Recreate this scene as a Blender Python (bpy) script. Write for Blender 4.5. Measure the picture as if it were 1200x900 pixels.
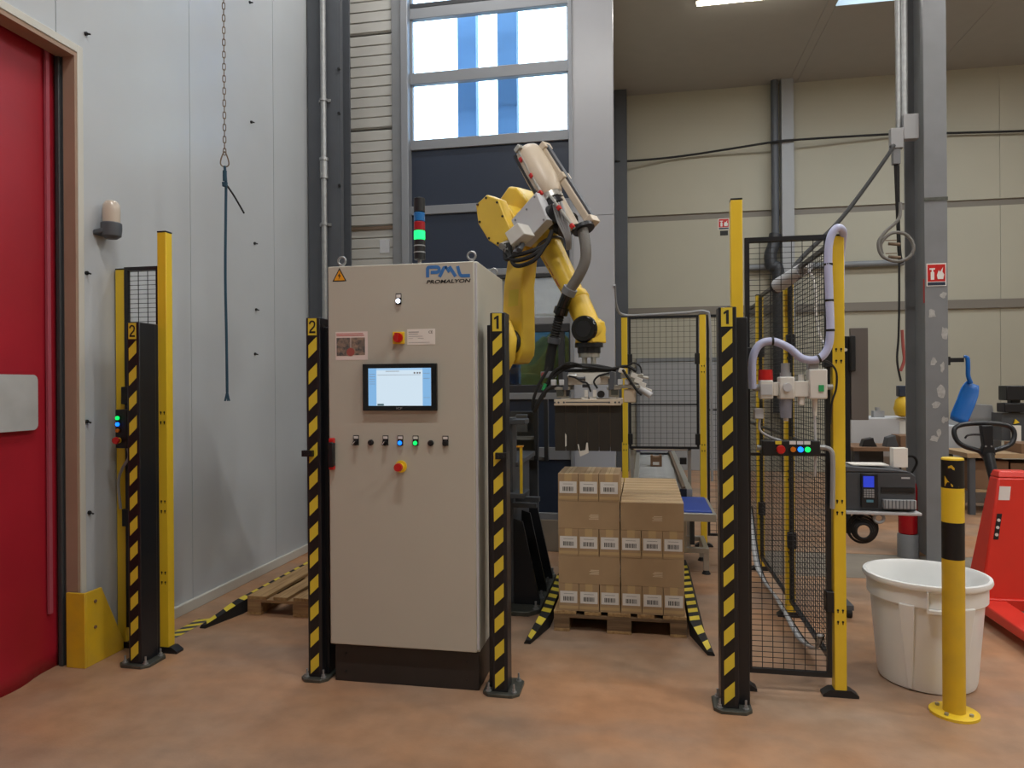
import bpy, bmesh, math, random
from mathutils import Vector, Matrix
random.seed(7)
PI = math.pi
scene = bpy.context.scene
for o in list(bpy.data.objects): bpy.data.objects.remove(o)
COL = scene.collection

# ------------------------------------------------------------------ camera
cam = bpy.data.cameras.new('camera'); camo = bpy.data.objects.new('camera', cam); COL.objects.link(camo)
cam.sensor_fit = 'HORIZONTAL'; cam.sensor_width = 36.0; cam.lens = 36.0*830/1200
cam.clip_start = 0.05; cam.clip_end = 200
TH = math.atan(154/830); ROLL = 0.007
camo.location = (0, 0, 1.5)
camo.matrix_world = (Matrix.Translation((0, 0, 1.5)) @ Matrix.Rotation(TH, 4, 'Z') @ Matrix.Rotation(PI/2, 4, 'X') @ Matrix.Rotation(-ROLL, 4, 'Z'))
scene.camera = camo
# ------------------------------------------------------------------ view, sky
vs = scene.view_settings
vs.view_transform = 'Standard'; vs.look = 'None'; vs.gamma = 1.0; vs.use_curve_mapping = False
vs.exposure = 0.0
w = bpy.data.worlds.new('overcast_sky'); scene.world = w; w.use_nodes = True
bg = w.node_tree.nodes['Background']; bg.inputs[0].default_value = (0.72, 0.86, 1.0, 1); bg.inputs[1].default_value = 9.0
def area(name, loc, sx, sy, power, color, rot=(0, 0, 0), portal=False):
    l = bpy.data.lights.new(name, 'AREA'); l.shape = 'RECTANGLE'; l.size = sx; l.size_y = sy
    l.energy = power; l.color = color
    o = bpy.data.objects.new(name, l); COL.objects.link(o); o.location = loc; o.rotation_euler = rot
    if portal: l.cycles.is_portal = True
    return o
area('window_portal', (-1.37, 6.38, 4.5), 1.45, 1.6, 1, (1, 1, 1), (-PI/2, 0, 0), True)
LED_POWER = 100; LED_COL = (1.0, 0.985, 0.955)
LEDS = [(-0.6, 1.6, 1.), (3.4, 1.6, 1.), (1.45, 9.5, .6), (5.3, 9.5, .5), (3.4, 5.5, .7), (7.0, 1.6, 1.), (7.0, 5.5, 1.), (-1.6, 5.3, .45), (3.4, -2.4, 1.)]  # last pair are unseen fill lamps added to brighten wall, pallet bay and bin

# ------------------------------------------------------------------ materials
def lin(h):
    h = h.lstrip('#'); c = [int(h[i:i+2], 16)/255 for i in (0, 2, 4)]
    return tuple((x/12.92 if x <= .04045 else ((x+.055)/1.055)**2.4) for x in c)+(1,)
M = {}
def mat(name, col, rough=.5, metal=0., var=0., vscale=4., bump=0., bscale=60., col2=None, spec=.5, coat=0., emit=None, estr=0., alpha=None, trans=0.):
    m = bpy.data.materials.new(name); m.use_nodes = True; nt = m.node_tree; N = nt.nodes; L = nt.links
    b = N['Principled BSDF']; c = lin(col)
    b.inputs['Base Color'].default_value = c; b.inputs['Roughness'].default_value = rough; b.inputs['Metallic'].default_value = metal
    b.inputs['Specular IOR Level'].default_value = spec; b.inputs['Coat Weight'].default_value = coat
    b.inputs['Transmission Weight'].default_value = trans
    if emit: b.inputs['Emission Color'].default_value = lin(emit); b.inputs['Emission Strength'].default_value = estr
    if var or col2:
        tc = N.new('ShaderNodeTexCoord'); nz = N.new('ShaderNodeTexNoise'); nz.inputs['Scale'].default_value = vscale; nz.inputs['Detail'].default_value = 6
        L.new(tc.outputs['Object'], nz.inputs['Vector'])
        mx = N.new('ShaderNodeMix'); mx.data_type = 'RGBA'
        if col2: ca, cb = c, lin(col2)
        else:
            ca = tuple(max(0, x*(1-var)) for x in c[:3])+(1,); cb = tuple(min(1, x*(1+var)) for x in c[:3])+(1,)
        mx.inputs[6].default_value = ca; mx.inputs[7].default_value = cb
        mr = N.new('ShaderNodeMapRange'); mr.inputs[1].default_value = .32; mr.inputs[2].default_value = .68
        L.new(nz.outputs['Fac'], mr.inputs[0]); L.new(mr.outputs[0], mx.inputs[0]); L.new(mx.outputs[2], b.inputs['Base Color'])
    if bump:
        tc = N.new('ShaderNodeTexCoord'); nz = N.new('ShaderNodeTexNoise'); nz.inputs['Scale'].default_value = bscale; nz.inputs['Detail'].default_value = 4
        bp = N.new('ShaderNodeBump'); bp.inputs['Strength'].default_value = bump; bp.inputs['Distance'].default_value = .01
        L.new(tc.outputs['Object'], nz.inputs['Vector']); L.new(nz.outputs['Fac'], bp.inputs['Height']); L.new(bp.outputs[0], b.inputs['Normal'])
    M[name] = m; return m
def wood_mat(name, c1, c2, axis=1):
    m = mat(name, c1, .75); nt = m.node_tree; N = nt.nodes; L = nt.links; b = N['Principled BSDF']
    tc = N.new('ShaderNodeTexCoord'); mp = N.new('ShaderNodeMapping'); s = [30, 30, 30]; s[axis] = 2.0; mp.inputs['Scale'].default_value = s
    nz = N.new('ShaderNodeTexNoise'); nz.inputs['Scale'].default_value = 1.6; nz.inputs['Detail'].default_value = 5
    oi = N.new('ShaderNodeObjectInfo'); ad = N.new('ShaderNodeVectorMath'); sc = N.new('ShaderNodeVectorMath'); sc.operation = 'SCALE'; sc.inputs[3].default_value = 40
    L.new(oi.outputs['Random'], sc.inputs[0]); L.new(tc.outputs['Object'], mp.inputs[0]); L.new(mp.outputs[0], ad.inputs[0]); L.new(sc.outputs[0], ad.inputs[1]); L.new(ad.outputs[0], nz.inputs['Vector'])
    mx = N.new('ShaderNodeMix'); mx.data_type = 'RGBA'; mx.inputs[6].default_value = lin(c1); mx.inputs[7].default_value = lin(c2)
    mr = N.new('ShaderNodeMapRange'); mr.inputs[1].default_value = .3; mr.inputs[2].default_value = .7
    L.new(nz.outputs['Fac'], mr.inputs[0]); L.new(mr.outputs[0], mx.inputs[0]); L.new(mx.outputs[2], b.inputs['Base Color'])
    bp = N.new('ShaderNodeBump'); bp.inputs['Strength'].default_value = .3; bp.inputs['Distance'].default_value = .004; L.new(nz.outputs['Fac'], bp.inputs['Height']); L.new(bp.outputs[0], b.inputs['Normal'])
    return m
def glass_mat(name, tint, gloss=.08):
    m = bpy.data.materials.new(name); m.use_nodes = True; nt = m.node_tree; N = nt.nodes; L = nt.links
    N.remove(N['Principled BSDF']); t = N.new('ShaderNodeBsdfTransparent'); t.inputs[0].default_value = lin(tint); g = N.new('ShaderNodeBsdfGlossy'); g.inputs['Roughness'].default_value = .03
    x = N.new('ShaderNodeMixShader'); x.inputs[0].default_value = gloss; L.new(t.outputs[0], x.inputs[1]); L.new(g.outputs[0], x.inputs[2]); L.new(x.outputs[0], N['Material Output'].inputs[0])
    M[name] = m; return m
def floor_mat():
    m = mat('floor_concrete', '#9a7a62', .5); nt = m.node_tree; N = nt.nodes; L = nt.links; b = N['Principled BSDF']
    tc = N.new('ShaderNodeTexCoord')
    def noise(scale, detail=6, sc=None, rough=.55):
        n = N.new('ShaderNodeTexNoise'); n.inputs['Scale'].default_value = scale; n.inputs['Detail'].default_value = detail; n.inputs['Roughness'].default_value = rough
        if sc:
            mp = N.new('ShaderNodeMapping'); mp.inputs['Scale'].default_value = sc; L.new(tc.outputs['Object'], mp.inputs[0]); L.new(mp.outputs[0], n.inputs['Vector'])
        else: L.new(tc.outputs['Object'], n.inputs['Vector'])
        return n
    def mr(src, a, c):
        r = N.new('ShaderNodeMapRange'); r.inputs[1].default_value = a; r.inputs[2].default_value = c; L.new(src, r.inputs[0]); return r.outputs[0]
    def mix(fac, a, c):
        x = N.new('ShaderNodeMix'); x.data_type = 'RGBA'; L.new(fac, x.inputs[0])
        if isinstance(a, str): x.inputs[6].default_value = lin(a)
        else: L.new(a, x.inputs[6])
        if isinstance(c, str): x.inputs[7].default_value = lin(c)
        else: L.new(c, x.inputs[7])
        return x.outputs[2]
    n1 = noise(.55, 6); n2 = noise(1.1, 7, (1, 1.5, 1)); n3 = noise(7, 10); n4 = noise(.8, 8, (.7, 1.9, 1)); n5 = noise(90, 4)
    c = mix(mr(n1.outputs[0], .34, .70), '#a8896f', '#ba8459')
    c = mix(mr(n2.outputs[0], .44, .86), c, '#9d8c7b')
    c = mix(mr(n4.outputs[0], .50, .84), c, '#847970')
    x = N.new('ShaderNodeMix'); x.data_type = 'RGBA'; x.blend_type = 'MULTIPLY'; x.inputs[0].default_value = .35; L.new(c, x.inputs[6])
    cr = mix(mr(n3.outputs[0], .3, .62), '#b4b0ac', '#ffffff'); L.new(cr, x.inputs[7])
    L.new(x.outputs[2], b.inputs['Base Color'])
    L.new(mr(n2.outputs[0], -.3, 1.3), b.inputs['Roughness'])
    bp = N.new('ShaderNodeBump'); bp.inputs['Strength'].default_value = .12; bp.inputs['Distance'].default_value = .006; L.new(n5.outputs[0], bp.inputs['Height']); L.new(bp.outputs[0], b.inputs['Normal'])
    return m
floor_mat()
mat('floor_grey', '#857c70', .55, var=.15, vscale=3, bump=.1, bscale=90)
mat('joint', '#4a3d34', .8)
mat('panel_white', '#bcc1c6', .24, var=.03, vscale=1.5)
mat('panel_trim', '#c9c8c0', .45)
mat('panel_end', '#a9acb3', .30, var=.04, vscale=1.2)
mat('wall_beige', '#aeaa9a', .7, var=.03, vscale=.8)
mat('wall_trim_dark', '#7b756c', .6)
mat('ceiling', '#a6a5a2', .8, var=.02)
mat('corrugated', '#b4b4b0', .5, var=.03)
mat('steel_grey', '#7b7e82', .5, var=.06, vscale=5)
mat('steel_dark', '#50545b', .5, var=.06)
mat('paint_patch', '#a9a9a8', .8, var=.15, vscale=40)
mat('galv', '#a0a2a3', .4, metal=.6, var=.1, vscale=25)
mat('alu', '#b9b8b2', .35, metal=.7)
mat('alu_frame', '#8d9197', .45, metal=.3)
mat('navy', '#2a3446', .38)
mat('frame_dark', '#2b2e34', .45)
mat('wood_jamb', '#a08674', .7, var=.08, vscale=3)
mat('door_red', '#a41c2d', .45, var=.1, vscale=1.6, bump=.12, bscale=3)
mat('door_strip', '#a85060', .45)
mat('pvc_window', '#b2b5b6', .3, var=.08, vscale=6)
mat('rail_dark', '#3f4144', .5)
mat('yellow', '#e9c530', .38, var=.03)
mat('yellow_worn', '#deb524', .5, col2='#cfaa30', vscale=9)
mat('yellow_tape', '#dcc63a', .5)
mat('yellow_robot', '#e6c142', .35, var=.04, vscale=6)
mat('black', '#17181b', .45)
mat('black_satin', '#1b1d22', .35)
mat('black_tape', '#0f1012', .5)
mat('black_rubber', '#1c1c1d', .75)
mat('black_gloss', '#0c0d10', .12)
mat('cabinet', '#bbb9ad', .45, var=.01)
mat('plinth', '#2b2725', .5, var=.08, vscale=8)
mat('white_plastic', '#d8d6d0', .4)
mat('white_bin', '#eef0f0', .38, var=.02)
mat('grey_plastic', '#9b9da0', .45)
mat('light_grey', '#c0c2c6', .45)
mat('beige_plastic', '#cdbfab', .4, var=.03)
mat('red_plastic', '#c01d1a', .35)
mat('red_truck', '#d8362a', .35, var=.03)
mat('red_ext', '#a3101c', .25)
mat('orange_paint', '#e0701a', .4)
mat('blue_shovel', '#1765b5', .35)
mat('blue_belt', '#22439a', .5)
mat('blue_logo', '#3d76b8', .5)
mat('text_black', '#1a1a1a', .6)
mat('white_paper', '#e6e3dd', .7)
mat('paper_pink', '#e3d6d2', .7)
mat('orange_sign', '#e8a01c', .5)
mat('card', '#ab906f', .85, var=.05, vscale=9, bump=.05, bscale=200)
mat('card_tape', '#bda176', .45)
mat('card_print', '#d4c0a4', .8)
mat('card_dark', '#7d6049', .85, var=.08)
mat('label_white', '#dedbd8', .6)
mat('hose_lilac', '#b9bfe0', .35)
mat('hose_grey', '#73716d', .6, bump=.4, bscale=120)
mat('rope_blue', '#2b4e63', .85, bump=.8, bscale=200)
mat('rust', '#7b6a5a', .6, metal=.5)
mat('wire', '#202225', .5)
mat('plate_steel', '#53554f', .45, metal=.5, var=.2, vscale=30)
mat('machine_grey', '#45484d', .45, var=.05)
mat('fork_dark', '#36332f', .5, metal=.3, var=.1, vscale=12)
mat('blue_post', '#7fb2ec', .5)
mat('container_blue', '#5d93a8', .6)
mat('hedge', '#6d7038', .9, var=.4, vscale=8)
mat('outdoor_red', '#a0504a', .7)
mat('asphalt', '#77777a', .9)
mat('brown_stand', '#6b635e', .6)
mat('film', '#9a9c99', .35, var=.1, vscale=5, bump=.9, bscale=9)
mat('dome', '#c9bcae', .2, spec=.6); mat('green_plastic', '#2fa060', .4)
mat('photo_a', '#4a4f52', .6, col2='#a08a78', vscale=60)
mat('clear_cup', '#b0b0c0', .15, trans=.6)
for nm, c, s in [('led_tube', '#fff4de', 14), ('screen_blue', '#a9d2f7', .9), ('screen_white', '#d3e6f4', .95), ('screen_side', '#86bbea', .9), ('lamp_white', '#eef4ff', 3), ('lamp_blue', '#1470ff', 2.2), ('lamp_green', '#18e070', 1.6), ('lamp_green2', '#0be060', 1.5), ('lcd', '#3048e0', .7)]:
    mat(nm, '#ffffff' if nm == 'led_tube' else ('#0c0d10' if nm[:3] in ('scr', 'lcd') else c), .4, emit=c, estr=s)
mat('seg_blue', '#1c6cb0', .3); mat('seg_red', '#a01822', .3)
mat('lens_orange', '#d87818', .35)
wood_mat('pallet_wood', '#bb9a6b', '#8c6c47', 1); wood_mat('pallet_wood_x', '#b09064', '#83644a', 0); wood_mat('pallet_old', '#8d7152', '#5d4834', 0)
glass_mat('glass', '#eef6fb', .03); glass_mat('glass_tinted', '#7d858a', .05)

def see_through(name, f):
    nt = M[name].node_tree; N = nt.nodes; L = nt.links; b = N['Principled BSDF']; t = N.new('ShaderNodeBsdfTransparent'); x = N.new('ShaderNodeMixShader'); x.inputs[0].default_value = f
    L.new(b.outputs[0], x.inputs[1]); L.new(t.outputs[0], x.inputs[2]); L.new(x.outputs[0], N['Material Output'].inputs[0])
see_through('film', .12)
# ------------------------------------------------------------------ builders
ORG = {}
def tag(o, label=None, cat=None, group=None, kind=None):
    if label: o['label'] = label
    if cat: o['category'] = cat
    if group: o['group'] = group
    if kind: o['kind'] = kind
    return o
def thing(name, label, cat, loc, group=None, kind=None):
    o = bpy.data.objects.new(name, None); o.empty_display_size = .1; COL.objects.link(o); o.location = loc
    ORG[o] = Vector(loc); tag(o, label, cat, group, kind); return o
def catmull(pts, n=6, closed=False):
    P = [Vector(p) for p in pts]; out = []; k = len(P)
    rng = range(k if closed else k-1)
    for i in rng:
        if closed: a, b, c, d = P[(i-1) % k], P[i], P[(i+1) % k], P[(i+2) % k]
        else: a, b, c, d = P[max(i-1, 0)], P[i], P[i+1], P[min(i+2, k-1)]
        for j in range(n):
            t = j/n
            out.append(.5*((2*b)+(c-a)*t+(2*a-5*b+4*c-d)*t*t+(3*b-a-3*c+d)*t**3))
    if not closed: out.append(P[-1])
    return out
class MB:
    def __init__(s): s.v = []; s.f = []; s.m = []
    def add(s, vs, fs, mi=0):
        o = len(s.v); s.v += [Vector(p) for p in vs]; s.f += [tuple(i+o for i in f) for f in fs]; s.m += [mi]*len(fs); return s
    def box(s, x0, x1, y0, y1, z0, z1, mi=0):
        return s.add([(x0,y0,z0),(x1,y0,z0),(x1,y1,z0),(x0,y1,z0),(x0,y0,z1),(x1,y0,z1),(x1,y1,z1),(x0,y1,z1)],
                     [(0,3,2,1),(4,5,6,7),(0,1,5,4),(1,2,6,5),(2,3,7,6),(3,0,4,7)], mi)
    def cbox(s, c, sz, R=None, mi=0):
        c = Vector(c); h = Vector(sz)/2; vs = []
        for a, b, d in [(-1,-1,-1),(1,-1,-1),(1,1,-1),(-1,1,-1),(-1,-1,1),(1,-1,1),(1,1,1),(-1,1,1)]:
            p = Vector((a*h.x, b*h.y, d*h.z)); vs.append(c+(R @ p if R else p))
        return s.add(vs, [(0,3,2,1),(4,5,6,7),(0,1,5,4),(1,2,6,5),(2,3,7,6),(3,0,4,7)], mi)
    def prism(s, pts, off, mi=0):
        n = len(pts); a = [Vector(p) for p in pts]; b = [p+Vector(off) for p in a]
        return s.add(a+b, [tuple(range(n-1,-1,-1)), tuple(range(n,2*n))]+[(i,(i+1)%n,n+(i+1)%n,n+i) for i in range(n)], mi)
    def loft(s, A, B, mi=0):
        n = len(A)
        return s.add(list(A)+list(B), [tuple(range(n-1,-1,-1)), tuple(range(n,2*n))]+[(i,(i+1)%n,n+(i+1)%n,n+i) for i in range(n)], mi)
    def poly(s, pts, mi=0): return s.add(pts, [tuple(range(len(pts)))], mi)
    def cyl(s, p0, p1, r0, r1=None, seg=16, mi=0):
        r1 = r0 if r1 is None else r1; p0 = Vector(p0); p1 = Vector(p1); d = (p1-p0).normalized()
        u = d.orthogonal().normalized(); v = d.cross(u); A = []; B = []
        for i in range(seg):
            a = 2*PI*i/seg; q = u*math.cos(a)+v*math.sin(a); A.append(p0+q*r0); B.append(p1+q*r1)
        return s.loft(A, B, mi)
    def tube(s, pts, r, seg=8, closed=False, mi=0):
        P = [Vector(p) for p in pts]; n = len(P); rings = []; u = None
        rr = r if isinstance(r, (list, tuple)) else [r]*n
        for i in range(n):
            if closed: d = P[(i+1)%n]-P[i-1]
            else: d = P[min(i+1,n-1)]-P[max(i-1,0)]
            d.normalize()
            u = d.orthogonal().normalized() if u is None else (u-d*u.dot(d)).normalized()
            v = d.cross(u); rings.append([P[i]+(u*math.cos(2*PI*j/seg)+v*math.sin(2*PI*j/seg))*rr[i] for j in range(seg)])
        vs = [p for q in rings for p in q]; fs = []
        for i in range(n if closed else n-1):
            k = (i+1) % n
            for j in range(seg): fs.append((i*seg+j, i*seg+(j+1)%seg, k*seg+(j+1)%seg, k*seg+j))
        if not closed: fs += [tuple(range(seg-1,-1,-1)), tuple(range((n-1)*seg, n*seg))]
        return s.add(vs, fs, mi)
    def lathe(s, prof, c=(0,0,0), seg=32, sx=1., sy=1., mi=0):
        vs = []; fs = []; n = len(prof); c = Vector(c)
        for r, z in prof:
            for j in range(seg):
                a = 2*PI*j/seg; vs.append(c+Vector((r*sx*math.cos(a), r*sy*math.sin(a), z)))
        for i in range(n-1):
            for j in range(seg): fs.append((i*seg+j, i*seg+(j+1)%seg, (i+1)*seg+(j+1)%seg, (i+1)*seg+j))
        fs += [tuple(range(seg-1,-1,-1)), tuple(range((n-1)*seg, n*seg))]
        return s.add(vs, fs, mi)
    def mesh(s, name, org, mats, smooth=True, ang=38):
        me = bpy.data.meshes.new(name); me.from_pydata([p-org for p in s.v], [], s.f)
        for m in mats: me.materials.append(M[m])
        for p, i in zip(me.polygons, s.m): p.material_index = i
        bm = bmesh.new(); bm.from_mesh(me); bmesh.ops.recalc_face_normals(bm, faces=bm.faces); bm.to_mesh(me); bm.free()
        if smooth:
            me.shade_smooth(); me.set_sharp_from_angle(angle=math.radians(ang))
        return me
    def build(s, name, mats, parent=None, label=None, cat=None, group=None, kind=None, bevel=0., seg=2, smooth=True):
        mats = [mats] if isinstance(mats, str) else mats
        if parent is None:
            xs = [p.x for p in s.v]; ys = [p.y for p in s.v]; zs = [p.z for p in s.v]
            org = Vector(((min(xs)+max(xs))/2, (min(ys)+max(ys))/2, min(zs)))
        else: org = ORG[parent]
        o = bpy.data.objects.new(name, s.mesh(name, org, mats, smooth)); COL.objects.link(o); ORG[o] = org
        if parent is None: o.location = org
        else: o.parent = parent
        if bevel:
            b = o.modifiers.new('bevel', 'BEVEL'); b.width = bevel; b.segments = seg; b.limit_method = 'ANGLE'; b.angle_limit = math.radians(40)
        return tag(o, label, cat, group, kind)
def inst(me, name, parent, loc, rz=0, label=None, rot=None):
    o = bpy.data.objects.new(name, me); COL.objects.link(o); o.parent = parent; o.location = Vector(loc)-ORG[parent]
    o.rotation_euler = rot if rot else (0, 0, rz); ORG[o] = Vector(loc)
    if label: o['label'] = label
    return o
def struct(name, mb, mats, **k):
    return mb.build(name, mats, kind='structure', **k)
def copy_tree(o, parent=None):
    c = o.copy(); COL.objects.link(c); c.parent = parent
    for ch in [x for x in list(bpy.data.objects) if x.parent == o]: copy_tree(ch, c)
    return c
def text_mb(txt, size, fn, depth=.0006, align='CENTER', sx=1., shear=0., bold=0.):
    cu = bpy.data.curves.new('txt', 'FONT'); cu.body = txt; cu.size = size; cu.align_x = align; cu.align_y = 'CENTER'; cu.extrude = depth; cu.shear = shear; cu.offset = bold; cu.resolution_u = 3
    ob = bpy.data.objects.new('txt', cu); COL.objects.link(ob)
    dg = bpy.context.evaluated_depsgraph_get(); me = bpy.data.meshes.new_from_object(ob.evaluated_get(dg))
    mb = MB(); mb.add([fn(v.co.x*sx, v.co.y, v.co.z) for v in me.vertices], [tuple(p.vertices) for p in me.polygons])
    bpy.data.objects.remove(ob); bpy.data.meshes.remove(me); bpy.data.curves.remove(cu); return mb
def front(X, Y, Z): return lambda a, b, c: Vector((X+a, Y-c, Z+b))     # text standing in a plane that faces the viewer's side of the hall

def strokes(mb, pts, wd, y):
    P = [Vector((a, 0, b)) for a, b in pts]; n = len(P); Lf = []; Rt = []
    for i in range(n):
        d = (P[min(i+1,n-1)]-P[max(i-1,0)]).normalized(); nn = Vector((-d.z, 0, d.x))*wd/2; Lf.append(P[i]+nn); Rt.append(P[i]-nn)
    for i in range(n-1):
        q = [Lf[i], Lf[i+1], Rt[i+1], Rt[i]]; mb.prism([(p.x, y, p.z) for p in q], (0, .0008, 0))
def arc(cx_, cz, r, a0, a1, n=8): return [(cx_+r*math.cos(a0+(a1-a0)*i/n), cz+r*math.sin(a0+(a1-a0)*i/n)) for i in range(n+1)]

# ================================================================== SETTING
FL = thing('floor', None, None, (0, 0, 0), kind='structure')
mb = MB()
joints_y = [-6.5, -1.0, 5.80, 6.62, 16]
for i in range(len(joints_y)-1):
    y0, y1 = joints_y[i]+.004, joints_y[i+1]-.004
    if i == 2:
        MB().box(-6, .985, y0, y1, -.1, 0).build('floor_slab', 'floor_concrete', FL)
        MB().box(.993, 9, y0, y1, -.1, 0).build('floor_slab', 'floor_grey', FL)
    else: MB().box(-6, 9, y0, y1, -.1, 0).build('floor_slab', 'floor_concrete', FL)
MB().box(-6, 9, -6.5, 16, -.14, -.006).build('joint_filler', 'joint', FL)

# ceiling with a skylight opening
CE = thing('ceiling', None, None, (0, 0, 6.5), kind='structure')
cx = [-3.2, -1.2, 2.55-.13, 2.55, 4.6, 9.1]
for x0, x1, y1 in [(-3.2, -.65, 6.5), (-.65, 2.42, 12.7), (2.42, 2.55, 12.7), (4.6, 9.1, 12.7)]:
    MB().box(x0+.003, x1-.003, -6.6, y1, 6.5, 6.6).build('ceiling_panel', 'ceiling', CE)
MB().box(2.553, 4.597, -6.6, 8.9, 6.5, 6.6).build('ceiling_panel', 'ceiling', CE)
MB().box(2.553, 4.597, 10.06, 12.7, 6.5, 6.6).build('ceiling_panel', 'ceiling', CE)
m_ = MB().box(2.5, 2.55, 8.85, 10.11, 6.6, 6.8).box(4.6, 4.65, 8.85, 10.11, 6.6, 6.8).box(2.5, 4.65, 8.85, 8.9, 6.6, 6.8).box(2.5, 4.65, 10.06, 10.11, 6.6, 6.8)
SK = thing('window_3', None, None, (3.57, 9.5, 6.6), kind='structure')
m_.build('skylight_kerb', 'white_plastic', SK); MB().box(2.5, 4.65, 8.85, 10.11, 6.8, 6.81).build('pane', 'glass', SK)
area('skylight_portal', (3.575, 9.48, 6.7), 2.0, 1.1, 1, (1, 1, 1), (0, 0, 0), True)

# left wall of insulated panels
WL = thing('wall_left', None, None, (-3, 1, 0), kind='structure')
for y0, y1, z0 in [(-6.6, -4.5, .05), (-4.5, -3.3, .05), (-3.3, -2.2, .05), (-2.2, -1.1, .05), (-1.1, 0.2, .05), (.2, 1.2, 3.30), (1.2, 2.2, 3.30), (2.2, 3.2, 3.30), (4.307, 5.41, .05), (5.41, 6.45, .05)]:
    MB().box(-3.1, -3.0, y0+.003, y1-.003, z0, 6.5).build('wall_panel', 'panel_white', WL)
MB().prism([(-3.0,3.203,6.5),(-3.0,3.203,3.30),(-3.0,3.328,3.30),(-3.0,3.328,.05),(-3.0,4.304,.05),(-3.0,4.304,6.5)], (-.1,0,0)).build('wall_panel', 'panel_white', WL)
MB().box(-3.14, -3.09, -6.6, 0.2, 0, 6.5).box(-3.14, -3.09, 3.41, 6.45, 0, 6.5).box(-3.14, -3.09, .2, 3.41, 3.36, 6.5).build('wall_core', 'joint', WL)
bolt = MB(); bolt.cyl((0,0,0), (.010,0,0), .011, seg=8); bolt.cyl((.010,0,0), (.03,0,-.006), .005, seg=6)
bme = bolt.mesh('wall_bolt', Vector(), ['black'])
for y, z in [(3.40, 3.44), (5.06, 4.49), (5.07, 3.56), (5.105, 2.62), (3.393, 2.125), (3.40, .81), (3.386, 1.31), (5.1, 1.75), (5.12, 2.1)]:
    inst(bme, 'wall_bolt', WL, (-3.0, y, z))
struct('baseboard_left', MB().box(-3.0, -2.975, 3.62, 6.0, 0, .07), 'panel_trim', bevel=.004)
# white trim and timber reveal of the red door
TR = thing('trim_1', None, None, (-3, 3.36, 0), kind='structure')
MB().box(-3.001, -2.985, 3.327, 3.365, 0, 3.345).build('casing', 'panel_trim', TR, bevel=.003)
MB().box(-3.001, -2.985, .16, 3.3265, 3.302, 3.345).build('casing', 'panel_trim', TR, bevel=.003)
MB().box(-3.062, -2.99, 3.310, 3.327, 0, 3.302).build('jamb', 'wood_jamb', TR)
MB().box(-3.09, -2.99, .2, 3.3095, 3.278, 3.302).build('jamb', 'wood_jamb', TR)
D1 = thing('door_1', None, None, (-3.15, 1.8, 0), kind='structure')
# soft curtain, billowing slightly, creased where it meets the floor
vs = []; fs = []; ny, nz = 60, 40
for j in range(nz+1):
    z = 3.4*j/nz if j > 6 else .38*j/6*1.35
    for i in range(ny+1):
        y = .2+3.14*i/ny
        k = max(0, 1-z/.35)
        x = -3.118+.012*math.sin(z*2.2+y*.8)*min(1, (3.34-y)*3)+k*(.045*(.5+.5*math.sin(y*9+z*12))*min(1, max(0, (3.27-y)*5)))
        vs.append((x, y, z))
for j in range(nz):
    for i in range(ny):
        a = j*(ny+1)+i; fs.append((a, a+1, a+ny+2, a+ny+1))
c_ = MB(); c_.add(vs, fs); o = c_.build('curtain', 'door_red', D1); sd = o.modifiers.new('solid', 'SOLIDIFY'); sd.thickness = .006
MB().prism([(-3.094, y, z) for y, z in [(2.0,1.28)]+arc(3.14,1.31,.03,-PI/2,0,6)+arc(3.14,1.535,.03,0,PI/2,6)+[(2.0,1.565)]], (-.008,0,0)).build('vision_panel', 'pvc_window', D1)
MB().box(-3.109, -3.095, 3.235, 3.257, .3, 3.3).build('edge_strip', 'door_strip', D1)
MB().box(-3.14, -3.064, 3.312, 3.40, 0, 3.35).box(-3.10, -3.075, 3.295, 3.312, 0, 3.30).build('guide_rail', 'rail_dark', D1, bevel=.004)
MB().box(-3.3, -3.17, .1, 3.5, 0, 3.5).build('door_backing', 'black', D1)

# back wall: ribbed cladding, the sectional door, the smooth end panel
YB = 6.3
WB = thing('wall_back', None, None, (-1.6, YB, 0), kind='structure')
for z0, z1 in [(0, 1.0), (1.0, 1.99), (1.99, 2.985), (2.99, 3.895), (3.905, 4.79), (4.80, 5.70), (5.70, 6.5)]:
    m_ = MB().box(-3.0, -2.275, YB+.012, YB+.1, z0+.004, z1-.004); n = round((z1-z0)/.1)
    for k in range(n):
        a = z0+.008+(z1-z0-.016)*k/n; b_ = z0+.008+(z1-z0-.016)*(k+1)/n
        m_.box(-3.0, -2.276, YB, YB+.013, a+.005, b_-.005)
    m_.build('cladding_panel', 'corrugated', WB, bevel=.003, seg=1)
MB().box(-3.0, -2.28, YB+.05, YB+.14, 0, 6.5).build('wall_core', 'joint', WB)
for z0, z1 in [(0, 2.98), (2.984, 6.5)]:
    MB().box(-.625, -.245, YB-.03, YB+.12, z0, z1).build('wall_panel', 'panel_end', WB)
MB().box(-2.11, -.625, YB-.02, YB+.2, 5.55, 6.5).build('wall_panel', 'panel_white', WB)
MB().box(-2.42, -2.32, YB-.006, YB+.004, 2.73, 2.86).build('access_plate', 'light_grey', WB, bevel=.004)
MB().box(-2.98, -2.28, YB-.014, YB+.004, 2.955, 2.985).build('ledge', 'rust', WB)
struct('wall_right', MB().box(9, 9.1, -6.6, 12.7, 0, 6.5), 'wall_beige')
struct('wall_front', MB().box(-3.1, 9.1, -6.6, -6.5, 0, 6.5), 'wall_beige')
struct('wall_inner', MB().box(-.55, -.47, YB+.13, 12.5, 0, 6.5), 'wall_beige')

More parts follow.
